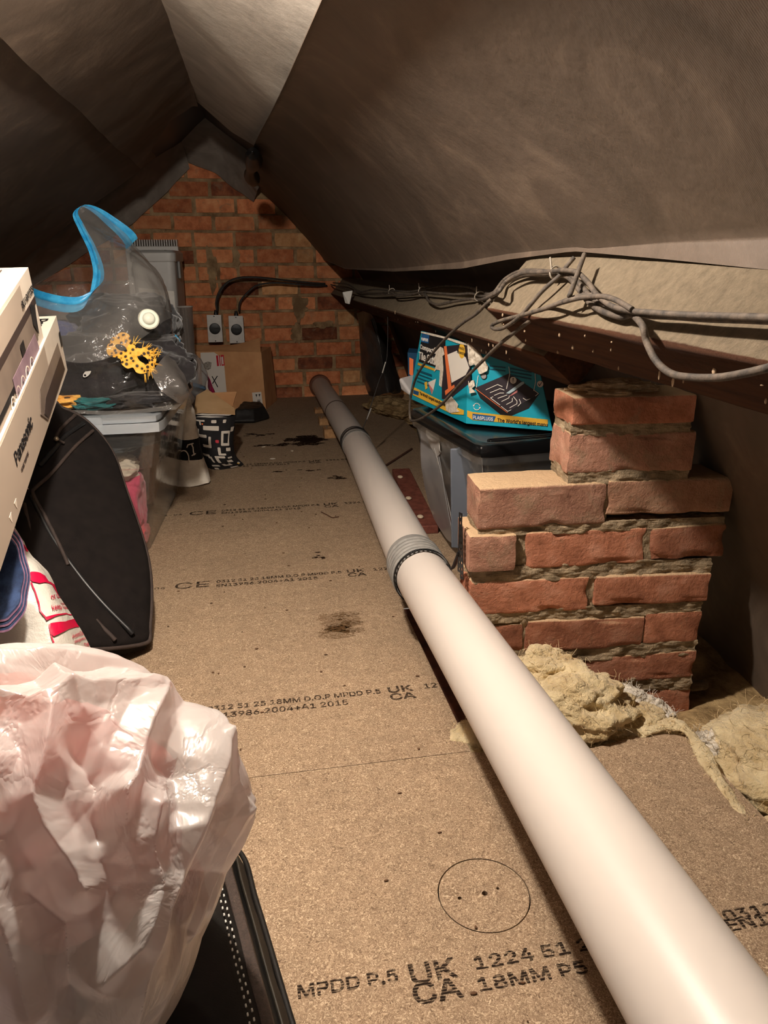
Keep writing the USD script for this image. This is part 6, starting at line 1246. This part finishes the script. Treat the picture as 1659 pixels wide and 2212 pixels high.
gl = [(-0.1796, 3.04, 0.0023), (-0.1941, 3.04, 0.0494), (-0.2057, 3.04, 0.1073), (-0.2131, 3.04, 0.1697), (-0.2183, 3.04, 0.2128)]; gr = [(-0.0446, 3.08, 0.0021), (-0.0699, 3.04, 0.0409), (-0.0777, 3.04, 0.0875), (-0.0673, 3.04, 0.1574), (-0.0561, 3.04, 0.2132)]
GP = stack_loops(list(zip(gl, gr)), [.055, .070, .068, .058, .050], 48, .008, 3)
pb = thing('shopping_bag', 'black cloth bag with white geometric bars, holding folded cardboard, on the floor', 'bag', (-.13, 3.05, 0))
pb.part('body', closed_bag(GP), pbr('black_canvas', S(20, 18, 20), S(30, 28, 30), .85, 40), 50)
half = GP[:25][::-1] if GP[12].mean(0)[1] < GP[36].mean(0)[1] else GP[24:]
gpi = RegularGridInterpolator((np.linspace(0, 1, half.shape[0]), np.linspace(0, 1, half.shape[1])), half, bounds_error=False, fill_value=None)
flip = half[0].mean(0)[0] > half[-1].mean(0)[0]
def bagprint(poly, mat, lift=.0015):
    g = Polygon(poly).buffer(.012, 3); m = trimesh.creation.extrude_polygon(g, .001, engine='earcut').subdivide_to_size(.06); q = m.vertices
    uv = np.clip(q[:, :2], 0.01, .99); uv = np.c_[1 - uv[:, 0], uv[:, 1]] if flip else uv
    pb.part('print', trimesh.Trimesh(gpi(uv) + A([0, -1, .1]) * (lift + q[:, 2:3] * .6), m.faces, process=False), mat, 40)
M_CREAM = pbr('cream_print', S(214, 204, 190), None, .7)
R4 = lambda x, y, w, h: [(x, y), (x + w, y), (x + w, y + h), (x, y + h)]
for poly in (R4(.16, .93, .22, .015), R4(.27, .85, .02, .09), R4(.50, .90, .03, .04), R4(.64, .90, .03, .04), R4(.36, .76, .20, .06), R4(.20, .64, .18, .02), R4(.18, .64, .02, .10), R4(.44, .50, .02, .14), R4(.30, .50, .16, .02),
             R4(.62, .55, .02, .17), R4(.62, .72, .16, .015), R4(.77, .55, .02, .17), R4(.62, .55, .16, .015), R4(.82, .74, .10, .05), R4(.56, .38, .02, .12), R4(.56, .38, .12, .015), R4(.72, .46, .10, .035), R4(.22, .34, .16, .02), R4(.37, .30, .02, .06),
             R4(.50, .20, .02, .13), R4(.50, .32, .14, .02), R4(.40, .20, .02, .12), R4(.72, .30, .12, .02), R4(.66, .20, .12, .04), R4(.30, .10, .14, .015), R4(.52, .10, .02, .05), R4(.52, .10, .12, .012), R4(.62, .10, .02, .05), R4(.30, .02, .06, .02), R4(.56, .015, .14, .015), R4(.84, .10, .06, .03)):
    bagprint(poly, M_CREAM)
for poly, mat in ((R4(.33, .86, .015, .015), INK['orange']), (R4(.54, .585, .02, .02), INK['red']), (R4(.80, .09, .02, .02), INK['yellow'])): bagprint(poly, mat, .0022)
for k, (pts, lab, th) in enumerate((([(-0.2195, 3.04, 0.2203), (-0.1937, 3.05, 0.2358), (-0.0582, 3.05, 0.2096), (-0.0596, 3.1, 0.221), (-0.1427, 3.22, 0.2667), (-0.1701, 3.26, 0.2748), (-0.2141, 3.2, 0.2573)], 'folded brown cardboard sheet lying across the mouth of the patterned bag', .004),
        ([(-0.1527, 3.28, 0.2611), (-0.0485, 3.28, 0.2572), (-0.0682, 3.2, 0.2166), (-0.0936, 3.16, 0.1978), (-0.1309, 3.2, 0.2153)], 'upright brown cardboard panel standing at the back of the patterned bag', .005))):
    pts = A(pts); nn = unit(np.cross(pts[2] - pts[0], pts[4] - pts[0])); nn = nn if nn[1] < 0 else -nn; c = pts.mean(0); pts = pts - ((pts - c) @ nn)[:, None] * nn
    single('cardboard_sheet', lab, 'cardboard', plate(pts, nn, th, off=0), [M_KRAFT2, M_KRAFT][k], 20)
for k in range(2):
    pts = A([(-0.2138, 3.04, 0.2237), (-0.1865, 3.04, 0.23), (-0.0732, 3.04, 0.2028), (-0.0828, 3.04, 0.1957), (-0.1631, 3.04, 0.2086)]) + A([.003 * k, -.006 * k, -.008 * k + .002]); nn = unit((0, -.5, .86)); c = pts.mean(0); pts = pts - ((pts - c) @ nn)[:, None] * nn
    single('paper_sheet', ['cream paper sheet between the cardboard and the patterned bag rim', 'lower cream paper edge at the mouth of the patterned bag'][k], 'paper', plate(pts, nn, .002, off=0), M_LABEL, 20)
# white and black tote
tl2 = [(-0.3061, 2.84, -0.0051), (-0.2857, 2.84, 0.0679), (-0.2757, 2.84, 0.1032), (-0.2687, 2.84, 0.1436), (-0.2626, 2.84, 0.1733), (-0.2563, 2.84, 0.2427), (-0.2496, 2.84, 0.3162)]; tr2 = [(-0.1665, 2.8, 0.0088), (-0.1734, 2.84, 0.049), (-0.1884, 2.84, 0.0949), (-0.1936, 2.84, 0.1345), (-0.1989, 2.84, 0.1719), (-0.2015, 2.84, 0.2403), (-0.215, 2.84, 0.3148)]
TP = stack_loops(list(zip(tl2, tr2)), [.045, .060, .055, .050, .048, .045, .036], 44, .012, 7)
tt = thing('tote_bag', 'white cloth tote with a black band and handle loop beside the patterned bag', 'bag', (-.23, 2.84, 0))
M_TOTE = pbr('tote_canvas', S(222, 212, 196), S(236, 228, 214), .85, 40, .4, 200); n8 = TP.shape[1]
k1, k2 = 2 * 8, 4 * 8
tt.part('lower_cloth', closed_bag(TP[:, :k1 + 1]), M_TOTE, 50)
tt.part('band', sheet(TP[:, k1:k2 + 1], 0, True), pbr('tote_black', S(22, 20, 22), None, .85), 50, label='black band')
tt.part('upper_cloth', sheet(TP[:, k2:], 0, True), M_TOTE, 50)
ribp = spline([(-0.2613, 2.78, 0.0857), (-0.2688, 2.78, 0.1124), (-0.2587, 2.78, 0.1328), (-0.2419, 2.78, 0.1354), (-0.232, 2.78, 0.1174), (-0.2328, 2.78, 0.0894)], 6); tt.part('handle', sweep(ribp, .0045, 8, prof=np.stack([1.3 * np.cos(np.arange(8) * .785), .5 * np.sin(np.arange(8) * .785)], 1)), M_TOTE, True)
for a in ([(-0.2345, 2.784, 0.1479), (-0.2304, 2.784, 0.1564), (-0.2119, 2.784, 0.1607)], [(-0.2171, 2.784, 0.1575), (-0.2131, 2.784, 0.1469), (-0.2129, 2.784, 0.1294), (-0.2105, 2.784, 0.1188)], [(-0.2191, 2.784, 0.1157), (-0.2069, 2.784, 0.1221)]): tt.part('print', stroke(a, .0045, (0, -1, .1)), M_CREAM, False)
# black pouch
pg = [(-0.0826, 3.912, 0)[:2], (0.0163, 3.902, 0)[:2], (0.0877, 3.984, 0)[:2], (0.0658, 4.159, -0)[:2], (-0.0369, 4.182, 0)[:2]]
ph = thing('black_pouch', 'flat black fabric pouch lying on the floor in front of the cardboard box', 'pouch', (*np.mean(pg, 0), 0))
m = hull([(x, y, .014) for x, y in pg] + [(x * .75 + np.mean(pg, 0)[0] * .25, y * .75 + np.mean(pg, 0)[1] * .25, .060) for x, y in pg], .012, 2).subdivide_to_size(.02); m.vertices[:, 2] += (meshkit.fbm(m.vertices * 22, 3, 3) - .5) * .02 * (m.vertices[:, 2] > .02)
ph.part('body', m, pbr('pouch_nylon', S(24, 21, 20), S(36, 32, 29), .6, 30), 50)
# clear bag of bits, pink bag
q = A((-0.2412, 3.55, 0.3006)); pz = blob(q, (.058, .05, .095), 5, 12, .14, 2, .16, 40, rot=.2)
ip = thing('clear_pouch', 'small puffed clear plastic bag with a blue band next to the drawstring sack', 'plastic bag', q - A([0, 0, .09]))
ip.part('film', pz, clear('pouch_film', (.80, .80, .80), .30, (.56, .56, .56), .12, .8, 30), 40)
ip.part('band', sweep([q + A([.048 * math.cos(a), .042 * math.sin(a), -.045 + .018 * math.cos(a + 2.4)]) for a in np.arange(24) * 2 * np.pi / 24], .010, 8, True, np.stack([.35 * np.cos(np.arange(8) * .785), np.sin(np.arange(8) * .785)], 1)), pbr('slate_blue', S(86, 112, 138), None, .4), True)
single('pink_bag', 'scrap of bright pink plastic bag beside the white label of the cardboard box', 'plastic bag', loft([[(-0.218, 3.75, 0.2983), (-0.2061, 3.75, 0.2847), (-0.1966, 3.75, 0.24), (-0.1878, 3.75, 0.1859)], [(-0.2001, 3.68, 0.2941), (-0.1823, 3.68, 0.2761), (-0.1722, 3.68, 0.2407), (-0.1591, 3.68, 0.1873)], [(-0.1947, 3.72, 0.2752), (-0.173, 3.72, 0.248), (-0.1668, 3.72, 0.2167), (-0.1528, 3.72, 0.1715)]], 18, 12, .012, 16, 5, True, .001), pbr('hot_pink', S(190, 16, 84), S(222, 40, 112), .4, 20), 40)

# ---------------------------------------------------------------- bits on the floor
for k, (q, r) in enumerate((((0.0502, 3.352, 0), .009), ((0.1718, 3.246, 0), .006), ((0.0823, 3.124, 0), .012))):
    single('paint_flake', ['small white paint flake on the floor left of the stain, furthest back', 'smallest white paint flake on the floor near the dark stain', 'largest white paint flake, in front of the dark stain'][k], 'flake', blob(A(q) + A([0, 0, .002]), (r, r * .8, .0022), 2, k, .3, 2), pbr('flake%d' % k, S(222, 210, 192), None, .8), 40, 'white flakes on the chipboard')
single('twig', 'thin crooked twig on the chipboard beside the white pipe', 'twig', sweep(spline([(0.212, 2.372, 0.002), (0.2269, 2.339, 0.002), (0.2416, 2.307, 0.002), (0.2633, 2.312, 0.002)], 4), .0018, 6), pbr('twig_bark', S(84, 56, 38), None, .9), True)
rg = np.random.default_rng(21); cr_ = []
for k in range(90):
    X, Y = rg.uniform(-.25, .30), rg.uniform(.5, 4.3); cr_.append(blob((X, Y, .0012), (rg.uniform(.001, .0045), rg.uniform(.001, .0035), .0014), 1, k, .3, 2))
single('floor_crumbs', 'scattered dark crumbs and wood chips over the chipboard floor', 'debris', cat(*cr_), pbr('dark_crumb', S(66, 46, 32), S(104, 74, 50), .9, 60), True, kind='stuff')
